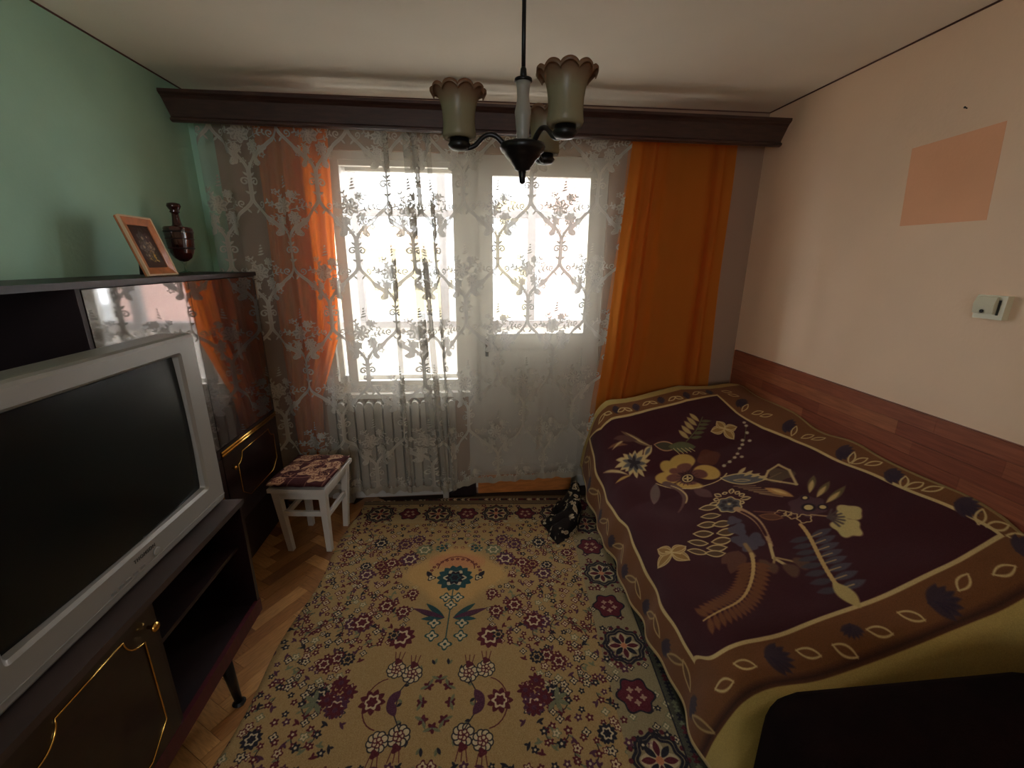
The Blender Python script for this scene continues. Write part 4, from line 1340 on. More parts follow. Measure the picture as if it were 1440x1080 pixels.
# ---- television
tv = thing('television', 'large silver grey tube television with dark screen on the low cabinet', 'television', (-0.95, 1.13, 0.749))
def tvp(x, y, z):
    return (x + 0.95, y - 1.13, z - 0.749)
TY0, TY1, TZ0, TZ1 = 0.690, 1.572, 0.752, 1.393
SCY0, SCY1, SCZ0, SCZ1 = 0.782, 1.475, 0.852, 1.330
def rrect(x, y0, y1, z0, z1, r, n=5):
    pts = []
    for cy, cz, a0 in ((y1 - r, z1 - r, 0), (y0 + r, z1 - r, PI / 2), (y0 + r, z0 + r, PI), (y1 - r, z0 + r, 1.5 * PI)):
        for i in range(n + 1):
            a = a0 + PI / 2 * i / n
            pts.append(tvp(x, cy + r * math.cos(a), cz + r * math.sin(a)))
    return pts
def loft(bm, loops, close_last=False, close_first=False):
    R_ = [[bm.verts.new(p) for p in lp] for lp in loops]
    n = len(R_[0])
    for a, b in zip(R_, R_[1:]):
        for i in range(n):
            bm.faces.new((a[i], a[(i + 1) % n], b[(i + 1) % n], b[i]))
    if close_first:
        bm.faces.new(R_[0][::-1])
    if close_last:
        bm.faces.new(R_[-1])
bm = newbm()
loft(bm, [rrect(-1.055, TY0, TY1, TZ0, TZ1, 0.016), rrect(-0.972, TY0, TY1, TZ0, TZ1, 0.014), rrect(-0.966, TY0 - 0.002, TY1 + 0.002, TZ0, TZ1 + 0.002, 0.014),
          rrect(-0.956, TY0 + 0.001, TY1 - 0.001, TZ0 + 0.003, TZ1 - 0.003, 0.013), rrect(-0.950, TY0 + 0.010, TY1 - 0.010, TZ0 + 0.012, TZ1 - 0.012, 0.010),
          rrect(-0.950, SCY0 - 0.012, SCY1 + 0.012, SCZ0 - 0.012, SCZ1 + 0.012, 0.012), rrect(-0.958, SCY0 - 0.004, SCY1 + 0.004, SCZ0 - 0.004, SCZ1 + 0.004, 0.010), rrect(-0.976, SCY0, SCY1, SCZ0, SCZ1, 0.008)])
obj('bezel', bm, M['silver'], tv)
bm = newbm()
loft(bm, [rrect(-1.050, TY0 + 0.006, TY1 - 0.006, TZ0 + 0.006, TZ1 - 0.006, 0.014), rrect(-1.115, TY0 + 0.03, TY1 - 0.03, TZ0 + 0.008, TZ1 - 0.018, 0.03),
          rrect(-1.215, TY0 + 0.10, TY1 - 0.13, TZ0 + 0.010, TZ1 - 0.055, 0.05), rrect(-1.36, TY0 + 0.17, TY1 - 0.20, TZ0 + 0.016, TZ1 - 0.12, 0.06), rrect(-1.49, TY0 + 0.23, TY1 - 0.26, TZ0 + 0.06, TZ1 - 0.20, 0.06)], close_last=True)
obj('shell', bm, M['silverdark'], tv, smooth=True)
bm = newbm()
def scr(u, v):
    b = 0.016 * (1 - (2 * u - 1) ** 2) * 0.6 + 0.012 * (1 - (2 * v - 1) ** 2) * 0.5
    return tvp(-0.974 + b, SCY0 + (SCY1 - SCY0) * u, SCZ0 + (SCZ1 - SCZ0) * v)
grid(bm, scr, 24, 18)
obj('screen', bm, M['screen'], tv, smooth=True)
bm = newbm()
loft(bm, [[tvp(-0.9515 + dx, y, z) for y, z in ((TY0 + 0.012, TZ0 + 0.0305), (TY1 - 0.012, TZ0 + 0.0305), (TY1 - 0.012, TZ0 + 0.0275), (TY0 + 0.012, TZ0 + 0.0275))] for dx in (0.0, 0.0045)], close_last=True)
o = obj('chin_line', bm, M['silver'], tv)
bm = newbm()
lathe(bm, [(0.0125, 0), (0.0125, 0.004), (0.010, 0.006), (0.004, 0.0045)], 20)
bmesh.ops.rotate(bm, cent=(0, 0, 0), matrix=Matrix.Rotation(PI / 2, 3, 'Y'), verts=bm.verts)
obj('power_button', bm, M['silver'], tv, smooth=True, loc=tvp(-0.9505, 1.196, 0.797))
for k in range(5):
    y = 1.135 - 0.026 * k
    obj('button', bx(0.0, 0.003, y - 1.13 - 0.008, y - 1.13 + 0.008, 0.7905 - 0.749 - 0.003, 0.7905 - 0.749 + 0.003), M['silverdark'], tv)
cu = bpy.data.curves.new('lettering', 'FONT')
cu.body = 'THOMSON'
cu.size = 0.0155
cu.extrude = 0.0006
cu.space_character = 1.15
cu.align_x = 'CENTER'
cu.materials.append(M['ink'])
tmp = bpy.data.objects.new('lettering_curve', cu)
COL.objects.link(tmp)
bpy.context.view_layer.update()
lme = bpy.data.meshes.new_from_object(tmp.evaluated_get(bpy.context.evaluated_depsgraph_get()))
bpy.data.objects.remove(tmp, do_unlink=True)
o = bpy.data.objects.new('lettering', lme)
COL.objects.link(o)
o.parent = tv
o.location = tvp(-0.9494, 1.155, 0.815)
o.rotation_euler = (PI / 2, 0, PI / 2)

# ---- stool with patterned cushion
stool = thing('stool', 'white painted wooden stool standing on parquet at the rug edge', 'stool', (-0.945, 2.385, 0), math.radians(-6))
def S(name, bm, m, bevel=0.003):
    return obj(name, bm, m, stool, bevel=bevel)
def leg_bm(sx, sy):
    bm = newbm()
    t0, t1 = 0.020, 0.015
    for z, cx, cy, t in ((0.0, sx * 0.116, sy * 0.130, t1), (0.41, sx * 0.130, sy * 0.165, t0)):
        pass
    a = [bm.verts.new((sx * 0.112 + dx * t1, sy * 0.125 + dy * t1, 0.0)) for dx, dy in ((-1, -1), (1, -1), (1, 1), (-1, 1))]
    b = [bm.verts.new((sx * 0.130 + dx * t0, sy * 0.160 + dy * t0, 0.412)) for dx, dy in ((-1, -1), (1, -1), (1, 1), (-1, 1))]
    for i in range(4):
        bm.faces.new((a[i], a[(i + 1) % 4], b[(i + 1) % 4], b[i]))
    bm.faces.new(a[::-1])
    bm.faces.new(b)
    return bm
for sx in (-1, 1):
    for sy in (-1, 1):
        S('leg', leg_bm(sx, sy), M['whitepaint'])
S('seat', bx(-0.158, 0.160, -0.198, 0.200, 0.412, 0.434), M['whitepaint'], 0.004)
for sy in (-1, 1):
    S('apron', bx(-0.112, 0.112, sy * 0.162 - 0.009, sy * 0.162 + 0.009, 0.360, 0.412), M['whitepaint'])
    S('stretcher', bx(-0.110, 0.110, sy * 0.150 - 0.008, sy * 0.150 + 0.008, 0.245, 0.275), M['whitepaint'])
for sx in (-1, 1):
    S('apron', bx(sx * 0.131 - 0.009, sx * 0.131 + 0.009, -0.145, 0.145, 0.360, 0.412), M['whitepaint'])
    S('stretcher', bx(sx * 0.122 - 0.008, sx * 0.122 + 0.008, -0.135, 0.135, 0.215, 0.245), M['whitepaint'])

def cushion_image():
    r = random.Random(11)
    c = Canvas(0.36, 0.42, 1100, C(70, 32, 34))
    for x, y, w, h, al in ((0.02, 0.02, 0.10, 0.06, 0), (0.24, 0.05, 0.10, 0.07, 0.2), (0.16, 0.12, 0.12, 0.08, -0.3), (0.02, 0.16, 0.10, 0.08, 0.3), (0.13, 0.24, 0.14, 0.05, 0.1), (0.28, 0.20, 0.07, 0.09, 0.4), (0.04, 0.31, 0.12, 0.07, -0.1), (0.22, 0.34, 0.12, 0.06, 0.2)):
        c.blob(x + w / 2, y + h / 2, 1.0, C(186, 146, 112), n=4, amp=0.22, rot=al + 0.78, sx=w / 1.7, sy=h / 1.6)
        for i in range(60):
            c.blob(x + r.uniform(0.1, 0.9) * w, y + r.uniform(0.1, 0.9) * h, 0.004, C(104, 58, 50), n=3, amp=0.3)
    for x, y in ((0.10, 0.10), (0.30, 0.14), (0.08, 0.27), (0.24, 0.29), (0.17, 0.36), (0.22, 0.20)):
        c.blob(x, y, 0.028, C(58, 24, 28), n=4, amp=0.3, rot=r.random())
        for i in range(26):
            c.blob(x + r.uniform(-0.03, 0.03), y + r.uniform(-0.03, 0.03), 0.004, C(150, 108, 84), n=3, amp=0.3)
    for i in range(4):
        c.line([(0, 0.06 + 0.1 * i), (0.36, 0.10 + 0.1 * i)], 0.004, C(166, 128, 100), soft=7)
        c.line([(0.04 + 0.1 * i, 0), (0.09 + 0.09 * i, 0.42)], 0.003, C(160, 120, 92), soft=7)
    c.a = (c.a + np.random.RandomState(1).normal(0, 0.05, c.a.shape[:2])[..., None]).astype(np.float32)
    return c.image('cushion weave')
M['cushion'] = image_mat('patterned cushion cloth', cushion_image(), rough=0.95, bump=0.5, bscale=400)
bm = newbm()
def cus(u, v):
    # closed pillow: v 0..1 goes over top and under
    th = v * 2 * PI
    return None
def pillow(bm, wx, wy, h, n=22):
    vs = {}
    lay = bm.loops.layers.uv.new('uv')
    for side in (1, -1):
        for i in range(n + 1):
            for j in range(n + 1):
                if side == -1 and (i in (0, n) or j in (0, n)):
                    vs[(side, i, j)] = vs[(1, i, j)]
                    continue
                u, v = 2 * i / n - 1, 2 * j / n - 1
                e = (max(0.0, (1 - abs(u) ** 6)) * max(0.0, (1 - abs(v) ** 6))) ** 0.5
                pinch = 1 - 0.02 * (u * u * v * v)
                zz = side * h / 2 * e * (1 if side == 1 else 0.9) + (0.0025 * math.sin(9 * u + 3 * v) if side == 1 else 0)
                vs[(side, i, j)] = bm.verts.new((u * wx / 2 * pinch, v * wy / 2 * pinch, zz))
        for i in range(n):
            for j in range(n):
                q = [vs[(side, i, j)], vs[(side, i + 1, j)], vs[(side, i + 1, j + 1)], vs[(side, i, j + 1)]]
                f = bm.faces.new(q if side == 1 else q[::-1])
                f.smooth = True
                for l in f.loops:
                    l[lay].uv = (l.vert.co.x / wx + 0.5, l.vert.co.y / wy + 0.5)
pillow(bm, 0.335, 0.395, 0.034)
cu_ = obj('seat_cushion', bm, M['cushion'], loc=(-0.952, 2.385, 0.4535), rot=(0, 0, math.radians(-6)))
tag(cu_, 'thin brown and beige patterned cushion lying on the white stool', 'cushion')

# ---- rug
M['rug'] = image_mat('woven wool rug', rug_image(), rough=0.95, bump=0.5, bscale=700)
RA = -0.075
bm = newbm()
nx_, ny_ = 60, 90
lay = bm.loops.layers.uv.new('uv')
RW0, RL = -0.80, RUG_H
def rug_pt(i, j, top):
    lx, ly = RW0 + RUG_W * i / nx_, RL * j / ny_
    ed = 0.012 * math.sin(ly * 9) * (1 if i == 0 else 0)
    x = 0.035 + (lx + ed) * math.cos(RA) + ly * math.sin(RA)
    y = 2.765 + lx * math.sin(RA) - ly * math.cos(RA)
    y = min(y, 2.752)
    z = 0.009 + 0.0012 * math.sin(lx * 11 + ly * 3) * math.sin(ly * 7) if top else 0.0008
    return (x, y, z)
T_ = [[bm.verts.new(rug_pt(i, j, True)) for j in range(ny_ + 1)] for i in range(nx_ + 1)]
B_ = {}
for i in range(nx_ + 1):
    for j in range(ny_ + 1):
        if i in (0, nx_) or j in (0, ny_):
            B_[(i, j)] = bm.verts.new(rug_pt(i, j, False))
uvof = {}
def rf(vs_, uvs):
    f = bm.faces.new(vs_)
    f.smooth = True
    for l, q in zip(f.loops, uvs):
        l[lay].uv = q
for i in range(nx_):
    for j in range(ny_):
        ii, jj = (i, i + 1, i + 1, i), (j, j, j + 1, j + 1)
        rf([T_[a][b] for a, b in zip(ii, jj)], [(a / nx_, b / ny_) for a, b in zip(ii, jj)])
ring = [(i, 0) for i in range(nx_)] + [(nx_, j) for j in range(ny_)] + [(i, ny_) for i in range(nx_, 0, -1)] + [(0, j) for j in range(ny_, 0, -1)]
for a, b in zip(ring, ring[1:] + ring[:1]):
    rf([T_[a[0]][a[1]], T_[b[0]][b[1]], B_[b], B_[a]], [(q[0] / nx_, q[1] / ny_) for q in (a, b, b, a)])
rug = obj('rug', bm, M['rug'])
tag(rug, 'beige woven rug with dark red flowers on the floor between sofa and stool', 'rug')

# ---- sofa under the blanket
sofa = thing('sofa', 'low sofa along the right wall hidden under the plum flowered blanket', 'sofa', (1.3, 1.8, 0))
def O(name, poly, y0, y1, bevel=0.02):
    bm = newbm()
    prism(bm, [(x - 1.3, z) for x, z in poly], 'y', y0 - 1.8, y1 - 1.8)
    return obj(name, bm, M['sofa'], sofa, bevel=bevel)
O('base', [(0.86, 0.05), (1.82, 0.05), (1.82, 0.27), (0.86, 0.27)], 1.0, 2.60)
O('seat', [(0.86, 0.272), (1.66, 0.272), (1.40, 0.485), (1.08, 0.345), (0.91, 0.338)], 1.04, 2.56)
O('backrest', [(1.48, 0.49), (1.70, 0.285), (1.82, 0.285), (1.82, 0.74), (1.76, 0.70), (1.64, 0.60)], 1.04, 2.56, 0.012)
O('arm', [(0.88, 0.30), (1.60, 0.30), (1.50, 0.72), (1.20, 0.68), (1.02, 0.60), (0.92, 0.47)], 2.562, 2.62, 0.012)
for x_, y_ in ((0.92, 1.08), (1.75, 1.08), (0.92, 2.52), (1.75, 2.52)):
    bm = newbm()
    lathe(bm, [(0.018, 0.0), (0.024, 0.05)], 12, x_ - 1.3, y_ - 1.8, 0)
    obj('foot', bm, M['black'], sofa)

# ---- blanket
UA = [0, .10, .18, .27, .35, .52, .88, 1.16, 1.27, 1.42]
XA = [.735, .755, .785, .83, .90, 1.06, 1.40, 1.65, 1.74, 1.835]
ZA = [.07, .165, .245, .33, .375, .39, .53, .65, .72, .80]
LU = [.17, .22, .27, .32, .35, .35, .29, .17, .11, .03]
VA = [0, .10, .30, .60, .90, 1.68, 1.85, 2.00]
YA = [2.69, 2.60, 2.42, 2.13, 1.84, 1.08, .92, .83]
def smooth_tab(t, xs, ys, w):
    return sum(np.interp(t + k * w, xs, ys) for k in (-1, -0.5, 0, 0.5, 1)) / 5
def blanket_pt(a, b):
    u, v = a * BU, b * BV
    x = smooth_tab(u, UA, XA, 0.03) if 0.03 < u < BU - 0.03 else np.interp(u, UA, XA)
    z = smooth_tab(u, UA, ZA, 0.04) if 0.04 < u < BU - 0.04 else np.interp(u, UA, ZA)
    y = np.interp(v, VA, YA)
    lift = np.interp(u, UA, LU) * np.interp(y, [2.0, 2.2, 2.4, 2.58, 2.69], [0, .12, .45, .86, 1.03])
    drop = np.interp(v, [1.62, 1.75, 1.85, 1.93, 2.0], [0, .02, .06, .16, .30]) * np.interp(u, [0, .3, .6, 1.42], [.1, .5, .9, 1.5])
    z = max(z + lift - drop, 0.03)
    skirt = smooth01((0.26 - u) / 0.12)
    top_ = 1 - skirt
    x += skirt * (0.010 * math.sin(v * 17) + 0.007 * math.sin(v * 31 + 1)) * (1 - 0.4 * u / 0.26)
    z += skirt * 0.010 * math.sin(v * 9.0 + 0.7)
    z += top_ * (0.006 * math.sin(v * 8 + u * 5) * math.sin(u * 7 + 1) + 0.003 * math.sin(v * 21 - u * 13))
    z += smooth01((u - 1.30) / 0.1) * 0.008 * math.sin(v * 14)
    x -= smooth01((u - 1.36) / 0.06) * 0.010 * (1 + math.sin(v * 11))
    return (float(x), float(y), float(z))
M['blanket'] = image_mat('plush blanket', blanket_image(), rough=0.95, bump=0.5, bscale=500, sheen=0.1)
bm = newbm()
grid(bm, blanket_pt, 110, 150, uv=lambda a, b: (a, b))
bl = obj('blanket', bm, M['blanket'])
solidify(bl, 0.010, -1.0)
tag(bl, 'plum plush blanket with gold flowers and brown leaf border spread over the sofa', 'blanket')

# ---- dark armchair in front of the sofa end
ac = thing('armchair', 'dark brown plush armchair with rounded arm in front of the sofa end', 'armchair', (1.25, 0.35, 0))
def rbox(x0, x1, y0, y1, z0, z1, r):
    bm = bx(x0 - 1.25, x1 - 1.25, y0 - 0.35, y1 - 0.35, z0, z1)
    bmesh.ops.subdivide_edges(bm, edges=bm.edges[:], cuts=1)
    bmesh.ops.bevel(bm, geom=[e for e in bm.edges if e.is_manifold and e.calc_face_angle(0) > 0.5], offset=r, segments=5, affect='EDGES', profile=0.5, clamp_overlap=True)
    return bm
obj('base', rbox(0.76, 1.80, -0.10, 0.74, 0.06, 0.32, 0.03), M['plush'], ac, smooth=True)
obj('seat_pad', rbox(0.72, 1.52, 0.11, 0.54, 0.325, 0.47, 0.05), M['plush'], ac, smooth=True)
obj('arm', rbox(0.700, 1.58, 0.535, 0.805, 0.10, 0.615, 0.125), M['plush'], ac, smooth=True)
obj('arm', rbox(0.700, 1.58, -0.165, 0.105, 0.10, 0.615, 0.125), M['plush'], ac, smooth=True)
obj('backrest', rbox(1.54, 1.82, -0.15, 0.80, 0.10, 0.64, 0.09), M['plush'], ac, smooth=True)
for x_, y_ in ((0.84, 0.0), (0.84, 0.66), (1.74, 0.0), (1.74, 0.66)):
    bm = newbm()
    lathe(bm, [(0.018, 0.0), (0.024, 0.07)], 12, x_ - 1.25, y_ - 0.35, 0)
    obj('foot', bm, M['black'], ac)

# ================================================================== SMALL THINGS
# ---- chandelier
CX, CY, CZ = 0.1727, 1.4856, 1.984
ch = thing('chandelier', 'three armed chandelier with ruffled frosted glass shades hanging from the ceiling', 'chandelier', (CX, CY, ZC))
dz = CZ - ZC
def ch_lathe(name, prof, m, parent=None, n=28, smooth=True):
    bm = newbm()
    lathe(bm, prof, n)
    return obj(name, bm, m, parent or ch, smooth=smooth)
ch_lathe('ceiling_cup', [(0.012, -0.075), (0.03, -0.06), (0.048, -0.02), (0.052, 0.0)], M['black'])
ch_lathe('rod', [(0.0062, dz + 0.185), (0.0062, -0.07)], M['black'], n=14)
ch_lathe('rod_collar', [(0.008, dz + 0.180), (0.010, dz + 0.188), (0.009, dz + 0.203), (0.0065, dz + 0.208)], M['black'], n=16)
ch_lathe('stem_cap', [(0.020, dz + 0.168), (0.027, dz + 0.171), (0.026, dz + 0.178), (0.010, dz + 0.184)], M['black'], n=24)
ch_lathe('stem', [(0.017, dz + 0.0), (0.020, dz + 0.035), (0.0235, dz + 0.075), (0.0255, dz + 0.090), (0.0215, dz + 0.105), (0.018, dz + 0.130), (0.0195, dz + 0.155), (0.023, dz + 0.170)], M['frosted'])
ch_lathe('hub', [(0.010, dz - 0.076), (0.024, dz - 0.070), (0.026, dz - 0.064), (0.030, dz - 0.060), (0.038, dz - 0.050), (0.040, dz - 0.045), (0.047, dz - 0.040), (0.056, dz - 0.030), (0.058, dz - 0.024), (0.066, dz - 0.020), (0.071, dz - 0.008), (0.068, dz + 0.002), (0.050, dz + 0.006), (0.018, dz + 0.008)], M['black'])
ch_lathe('finial', [(0.0045, dz - 0.112), (0.0095, dz - 0.107), (0.011, dz - 0.085), (0.013, dz - 0.074)], M['black'], n=12)
AR = 0.195
def shade_bm():
    bm = newbm()
    n = 120
    prof = [(0.026, 0.006), (0.046, 0.004), (0.0495, 0.012), (0.0475, 0.030), (0.0465, 0.050), (0.0475, 0.070), (0.0505, 0.090), (0.055, 0.106), (0.062, 0.120), (0.071, 0.129), (0.078, 0.131), (0.081, 0.126), (0.0815, 0.119)]
    rings = []
    for k, (r, z) in enumerate(prof):
        f = smooth01((k - 6) / 6)
        ring_ = []
        for i in range(n):
            a = 2 * PI * i / n
            lobe = abs(math.cos(5 * a)) ** 0.7
            rr = r + f * (0.006 * lobe - 0.004)
            zz = z + f * (0.014 * lobe - 0.004)
            ring_.append(bm.verts.new((rr * math.cos(a), rr * math.sin(a), zz)))
        rings.append(ring_)
    for a, b in zip(rings, rings[1:]):
        for i in range(n):
            bm.faces.new((a[i], a[(i + 1) % n], b[(i + 1) % n], b[i]))
    return bm
shade_me = None
for k in range(3):
    a = 3.1396 + k * 2 * PI / 3
    ca_, sa_ = math.cos(a), math.sin(a)
    pts = []
    for r_, z_ in [(p[0], p[1]) for p in bez((0.055, -0.004), (0.085, 0.035), (0.110, 0.034), (0.135, 0.006), 10)] + [(p[0], p[1]) for p in bez((0.145, -0.004), (0.165, -0.017), (0.195, -0.018), (0.222, -0.006), 8)]:
        pts.append((r_ * ca_, r_ * sa_, dz + z_))
    bm = newbm()
    tube(bm, pts, [0.0085] * 6 + [0.0075] * 8 + [0.007, 0.0065, 0.006, 0.005, 0.004, 0.003][: len(pts) - 14], 10)
    arm = obj('arm', bm, M['black'], ch, smooth=True)
    bm = newbm()
    lathe(bm, [(0.006, -0.022), (0.026, -0.018), (0.036, -0.006), (0.030, 0.002), (0.029, 0.016), (0.024, 0.018)], 24)
    obj('cup', bm, M['black'], arm, smooth=True, loc=(AR * ca_, AR * sa_, dz))
    bm = newbm()
    lathe(bm, [(0.013, 0.018), (0.014, 0.050), (0.011, 0.053)], 16)
    obj('lamp_holder', bm, M['bakelite'], arm, smooth=True, loc=(AR * ca_, AR * sa_, dz))
    if shade_me is None:
        s_ = obj('shade', shade_bm(), M['shade'], arm, smooth=True, loc=(AR * ca_, AR * sa_, dz + 0.008))
        solidify(s_, 0.0028, 0)
        shade_me = s_
    else:
        s_ = shade_me.copy()
        COL.objects.link(s_)
        s_.parent = arm
        s_.location = (AR * ca_, AR * sa_, dz + 0.008)
    s_.rotation_euler = (0, 0, a)

# ---- picture frame leaning back on the wall unit
pf = thing('picture_frame', 'orange brown wooden picture frame with floral picture leaning on top of the wall unit', 'picture frame', (-1.318, 2.06, 1.5685))
pf.rotation_euler = (0, -math.radians(16), math.radians(3))
FW, FH = 0.20, 0.245
def pic_image():
    r = random.Random(9)
    c = Canvas(0.13, 0.17, 1600, C(58, 38, 32))
    for x, y, R, col in ((0.06, 0.12, 0.026, C(96, 92, 92)), (0.085, 0.085, 0.022, C(150, 132, 112)), (0.045, 0.085, 0.024, C(112, 106, 100)), (0.07, 0.05, 0.020, C(134, 108, 70)), (0.09, 0.125, 0.016, C(88, 62, 66)), (0.05, 0.05, 0.018, C(110, 96, 84))):
        c.blob(x, y, R, col, n=5, amp=0.18, rot=r.random() * 6, soft=6)
        c.blob(x, y, R * 0.55, C(64, 50, 48), n=5, amp=0.3, soft=6, ring=0.002)
        c.blob(x, y, R * 0.25, C(178, 160, 134), soft=4)
    for i in range(12):
        c.blob(r.uniform(0.05, 0.1), r.uniform(0.025, 0.06), 0.004, C(206, 168, 70), n=4, amp=0.3)
    for i in range(16):
        x, y = r.uniform(0.02, 0.11), r.uniform(0.02, 0.15)
        c.leaf(x, y, x + r.uniform(-0.02, 0.02), y + 0.022, 0.004, C(74, 66, 48))
    return c.image('flower picture')
M['pic'] = image_mat('printed flower picture', pic_image(), rough=0.3, bump=0.0, spec=0.5)
def pfbox(name, y0, y1, z0, z1, x0, x1, m, parent=None, bevel=0.0):
    return obj(name, bx(x0, x1, y0, y1, z0, z1), m, parent or pf, bevel=bevel)
bm = newbm()
def frect(x, i):
    return [(x, -FW / 2 + i, i), (x, FW / 2 - i, i), (x, FW / 2 - i, FH - i), (x, -FW / 2 + i, FH - i)]
loft(bm, [frect(-0.014, 0.0), frect(0.0, 0.0), frect(0.002, 0.006), frect(-0.004, 0.034), frect(-0.010, 0.034)])
obj('moulding', bm, M['framewood'], pf)
bm = newbm()
loft(bm, [frect(-0.006, -0.0012), frect(0.0042, -0.0012), frect(0.0042, 0.0055), frect(0.001, 0.0055)])
obj('lip', bm, M['framelip'], pf)
bm = newbm()
grid(bm, lambda u, v: (-0.008, -FW / 2 + 0.034 + (FW - 0.068) * u, 0.034 + (FH - 0.068) * v), 2, 2, uv=lambda a, b: (a, b))
obj('picture', bm, M['pic'], pf)
pfbox('back_board', -FW / 2 + 0.002, FW / 2 - 0.002, 0.002, FH - 0.002, -0.016, -0.012, M['darkwoodmatt'])
bm = newbm()
prism(bm, [(-0.016, 0.17), (-0.018, 0.155), (-0.072, 0.022), (-0.075, 0.026)], 'y', -0.025, 0.025)
obj('easel_leg', bm, M['darkwoodmatt'], pf)

# ---- decanter standing beside it
dc = thing('decanter', 'dark red brown decanter with long neck standing on the wall unit beside the frame', 'decanter', (-1.43, 2.405, 1.5662))
bm = newbm()
lathe(bm, [(0.030, 0.0), (0.028, 0.004), (0.007, 0.012), (0.006, 0.040), (0.012, 0.055), (0.010, 0.060)], 24)
obj('foot', bm, M['footglass'], dc, smooth=True)
def flat_lathe(bm, prof, n=28, fy=1.0, fx_=0.62):
    rings = lathe(bm, prof, n)
    for v in bm.verts:
        v.co.x *= fx_
bm = newbm()
flat_lathe(bm, [(0.004, 0.055), (0.022, 0.058), (0.050, 0.074), (0.068, 0.100), (0.078, 0.140), (0.082, 0.190), (0.084, 0.212), (0.078, 0.220), (0.034, 0.224), (0.027, 0.232), (0.022, 0.262), (0.020, 0.286)])
obj('body', bm, M['bottle'], dc, smooth=True)
for z_ in (0.120, 0.165, 0.198):
    bm = newbm()
    flat_lathe(bm, [(0.0735 + (z_ - 0.12) * 0.12, z_ - 0.004), (0.0775 + (z_ - 0.12) * 0.12, z_), (0.0735 + (z_ - 0.12) * 0.12, z_ + 0.004)])
    obj('carved_band', bm, M['darkwood'], dc, smooth=True)
bm = newbm()
lathe(bm, [(0.016, 0.284), (0.022, 0.290), (0.018, 0.296), (0.024, 0.304), (0.030, 0.316), (0.027, 0.328), (0.012, 0.332)], 20)
obj('stopper', bm, M['bottle'], dc, smooth=True)

# ---- light switch and nail on the right wall
sw = thing('light_switch', 'cream plastic surface light switch on the pink beige right wall', 'switch', (XR, 1.378, 1.488))
obj('plate', bx(-0.024, 0.0, -0.046, 0.046, -0.041, 0.041), M['bakelite'], sw, bevel=0.005)
bm = newbm()
prism(bm, [(-0.023, -0.024), (-0.036, -0.022), (-0.040, 0.010), (-0.032, 0.036), (-0.023, 0.038)], 'y', -0.022, 0.042)
obj('rocker', bm, M['bakelite'], sw, bevel=0.002)
obj('dark_strip', bx(-0.0255, -0.0235, -0.031, -0.024, -0.026, 0.026), M['ink'], sw)  # narrow dark strip on the plate beside the rocker
bm = newbm()
lathe(bm, [(0.004, 0), (0.0062, 0.001), (0.006, 0.003), (0.003, 0.0032)], 14)
bmesh.ops.rotate(bm, cent=(0, 0, 0), matrix=Matrix.Rotation(-PI / 2, 3, 'Y'), verts=bm.verts)
obj('indicator', bm, M['black'], sw, smooth=True, loc=(-0.0375, 0.010, -0.014))
bm = newbm()
tube(bm, [(XR + 0.004, 1.660, 2.192), (XR - 0.010, 1.660, 2.196)], 0.0022, 8)
lathe(bm, [(0.001, 0)] * 1 + [(0.004, 0.0), (0.004, 0.0015), (0.001, 0.002)], 8, 0, 0, 0)
for v in bm.verts:
    if v.co.x < 0.5:
        v.co = Vector((XR - 0.010 - v.co.z, 1.660 + v.co.y, 2.196 + v.co.x))
nl = obj('nail', bm, M['black'])
tag(nl, 'small dark nail left in the right wall above the peach patch', 'nail')

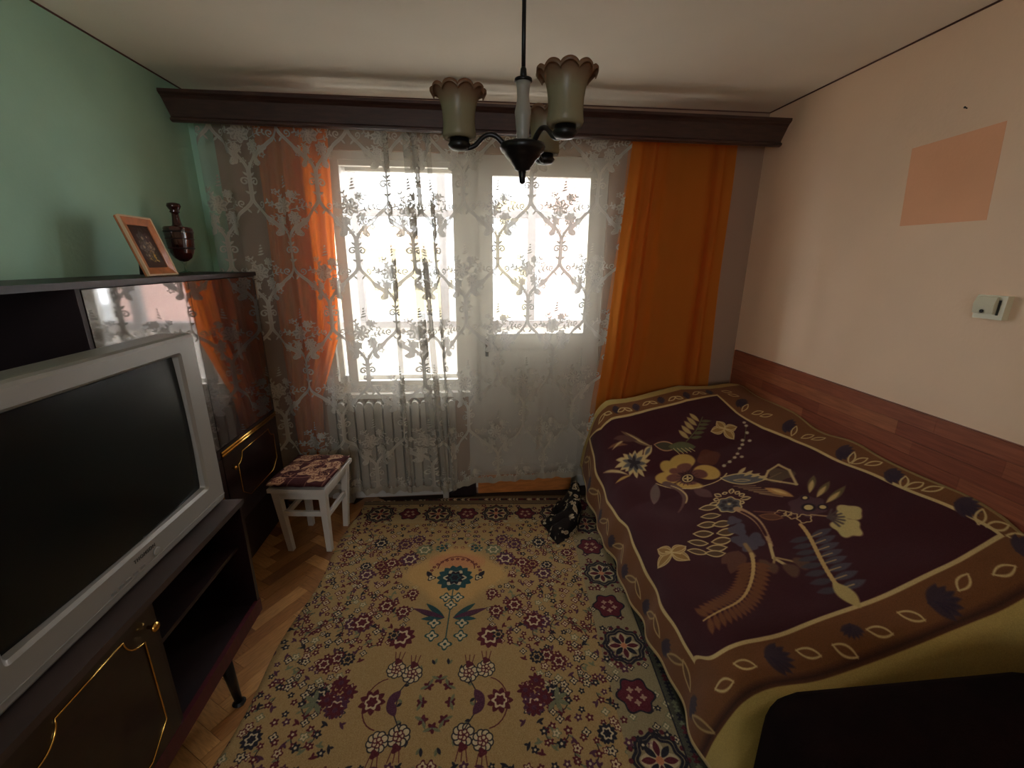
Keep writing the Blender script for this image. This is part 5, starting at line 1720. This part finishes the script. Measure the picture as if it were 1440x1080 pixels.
# ---- crumpled patterned scarf on the rug by the sofa corner
def scarf_mat():
    m = mat('printed scarf cloth', srgb(40, 34, 30), rough=0.92, spec=0.15, bump=0.3, bscale=500)
    nt = m.node_tree
    tc = nt.nodes.new('ShaderNodeTexCoord')
    wv = nt.nodes.new('ShaderNodeTexNoise')
    wv.inputs['Scale'].default_value = 9
    nt.links.new(tc.outputs['Object'], wv.inputs['Vector'])
    ad = nt.nodes.new('ShaderNodeMixRGB')
    ad.blend_type = 'ADD'
    ad.inputs['Fac'].default_value = 0.12
    nt.links.new(tc.outputs['Object'], ad.inputs['Color1'])
    nt.links.new(wv.outputs['Color'], ad.inputs['Color2'])
    vo = nt.nodes.new('ShaderNodeTexVoronoi')
    vo.inputs['Scale'].default_value = 26
    nt.links.new(ad.outputs['Color'], vo.inputs['Vector'])
    rp_ = nt.nodes.new('ShaderNodeValToRGB')
    rp_.color_ramp.interpolation = 'CONSTANT'
    el = rp_.color_ramp.elements
    el[0].color = srgb(30, 26, 24)
    el[1].position, el[1].color = 0.62, srgb(26, 22, 20)
    for p_, c_ in ((0.12, srgb(150, 128, 98)), (0.30, srgb(176, 160, 130)), (0.42, srgb(34, 28, 26))):
        e = el.new(p_)
        e.color = c_
    nt.links.new(vo.outputs['Distance'], rp_.inputs['Fac'])
    n2 = nt.nodes.new('ShaderNodeTexNoise')
    n2.inputs['Scale'].default_value = 7
    nt.links.new(tc.outputs['Object'], n2.inputs['Vector'])
    r2 = nt.nodes.new('ShaderNodeValToRGB')
    r2.color_ramp.elements[0].position = 0.38
    r2.color_ramp.elements[1].position = 0.42
    nt.links.new(n2.outputs['Fac'], r2.inputs['Fac'])
    mx = nt.nodes.new('ShaderNodeMixRGB')
    mx.inputs['Color1'].default_value = srgb(36, 30, 27)
    nt.links.new(r2.outputs['Color'], mx.inputs['Fac'])
    nt.links.new(rp_.outputs['Color'], mx.inputs['Color2'])
    nt.links.new(mx.outputs['Color'], nt.nodes['Principled BSDF'].inputs['Base Color'])
    return m
M['scarf'] = scarf_mat()
bm = newbm()
import mathutils.noise as mn
LUMPS = [(0.685, 2.555, 0.075, 0.085, 0.17), (0.655, 2.45, 0.085, 0.07, 0.10), (0.60, 2.36, 0.085, 0.055, 0.095), (0.675, 2.36, 0.06, 0.07, 0.075), (0.50, 2.265, 0.10, 0.040, 0.050), (0.61, 2.28, 0.09, 0.045, 0.045)]
def scarf_pt(u, v):
    # a heap of soft lumps and folds: a height field over an outline that runs from the sofa corner out on the rug
    cx_ = 0.660 - 0.10 * v
    cy_ = 2.62 - 0.40 * v
    wl_ = 0.085 + 0.085 * math.sin(PI * min(1, v * 1.02)) ** 1.5 + 0.010 * math.sin(v * 17)
    wr_ = 0.075 + 0.03 * math.sin(PI * v)
    x = cx_ + (u - 0.5) * 2 * (wl_ if u < 0.5 else wr_)
    y = cy_ - (0.5 - u) * 0.12 * v
    h_ = 0.0
    for lx, ly, rx, ry, hz in LUMPS:
        q = ((x - lx) / rx) ** 2 + ((y - ly) / ry) ** 2
        h_ += hz * math.exp(-q * 1.1)
    p = Vector((x * 11, y * 11, 0.4))
    fold = math.sin((x * 0.7 + y) * 62 + 3 * mn.noise(p)) * 0.010 + 0.012 * mn.noise(p * 2.2)
    edge = smooth01(min(u, 1 - u) / 0.12) * smooth01(min(v, 1 - v) / 0.09)
    z = 0.012 + edge * (0.014 + h_ + fold)
    return (x + 0.012 * mn.noise(p * 1.3 + Vector((7, 0, 0))), y + 0.012 * mn.noise(p * 1.3 + Vector((0, 9, 0))), max(0.011, z))
grid(bm, scarf_pt, 60, 80)
sc = obj('scarf', bm, M['scarf'])
tag(sc, 'crumpled black and cream patterned scarf heaped on the rug by the sofa corner', 'scarf')

# flat undersides are closed off so that the heap is a solid pile
bpy.context.view_layer.update()
print('planks', count, 'objects', len(bpy.data.objects))
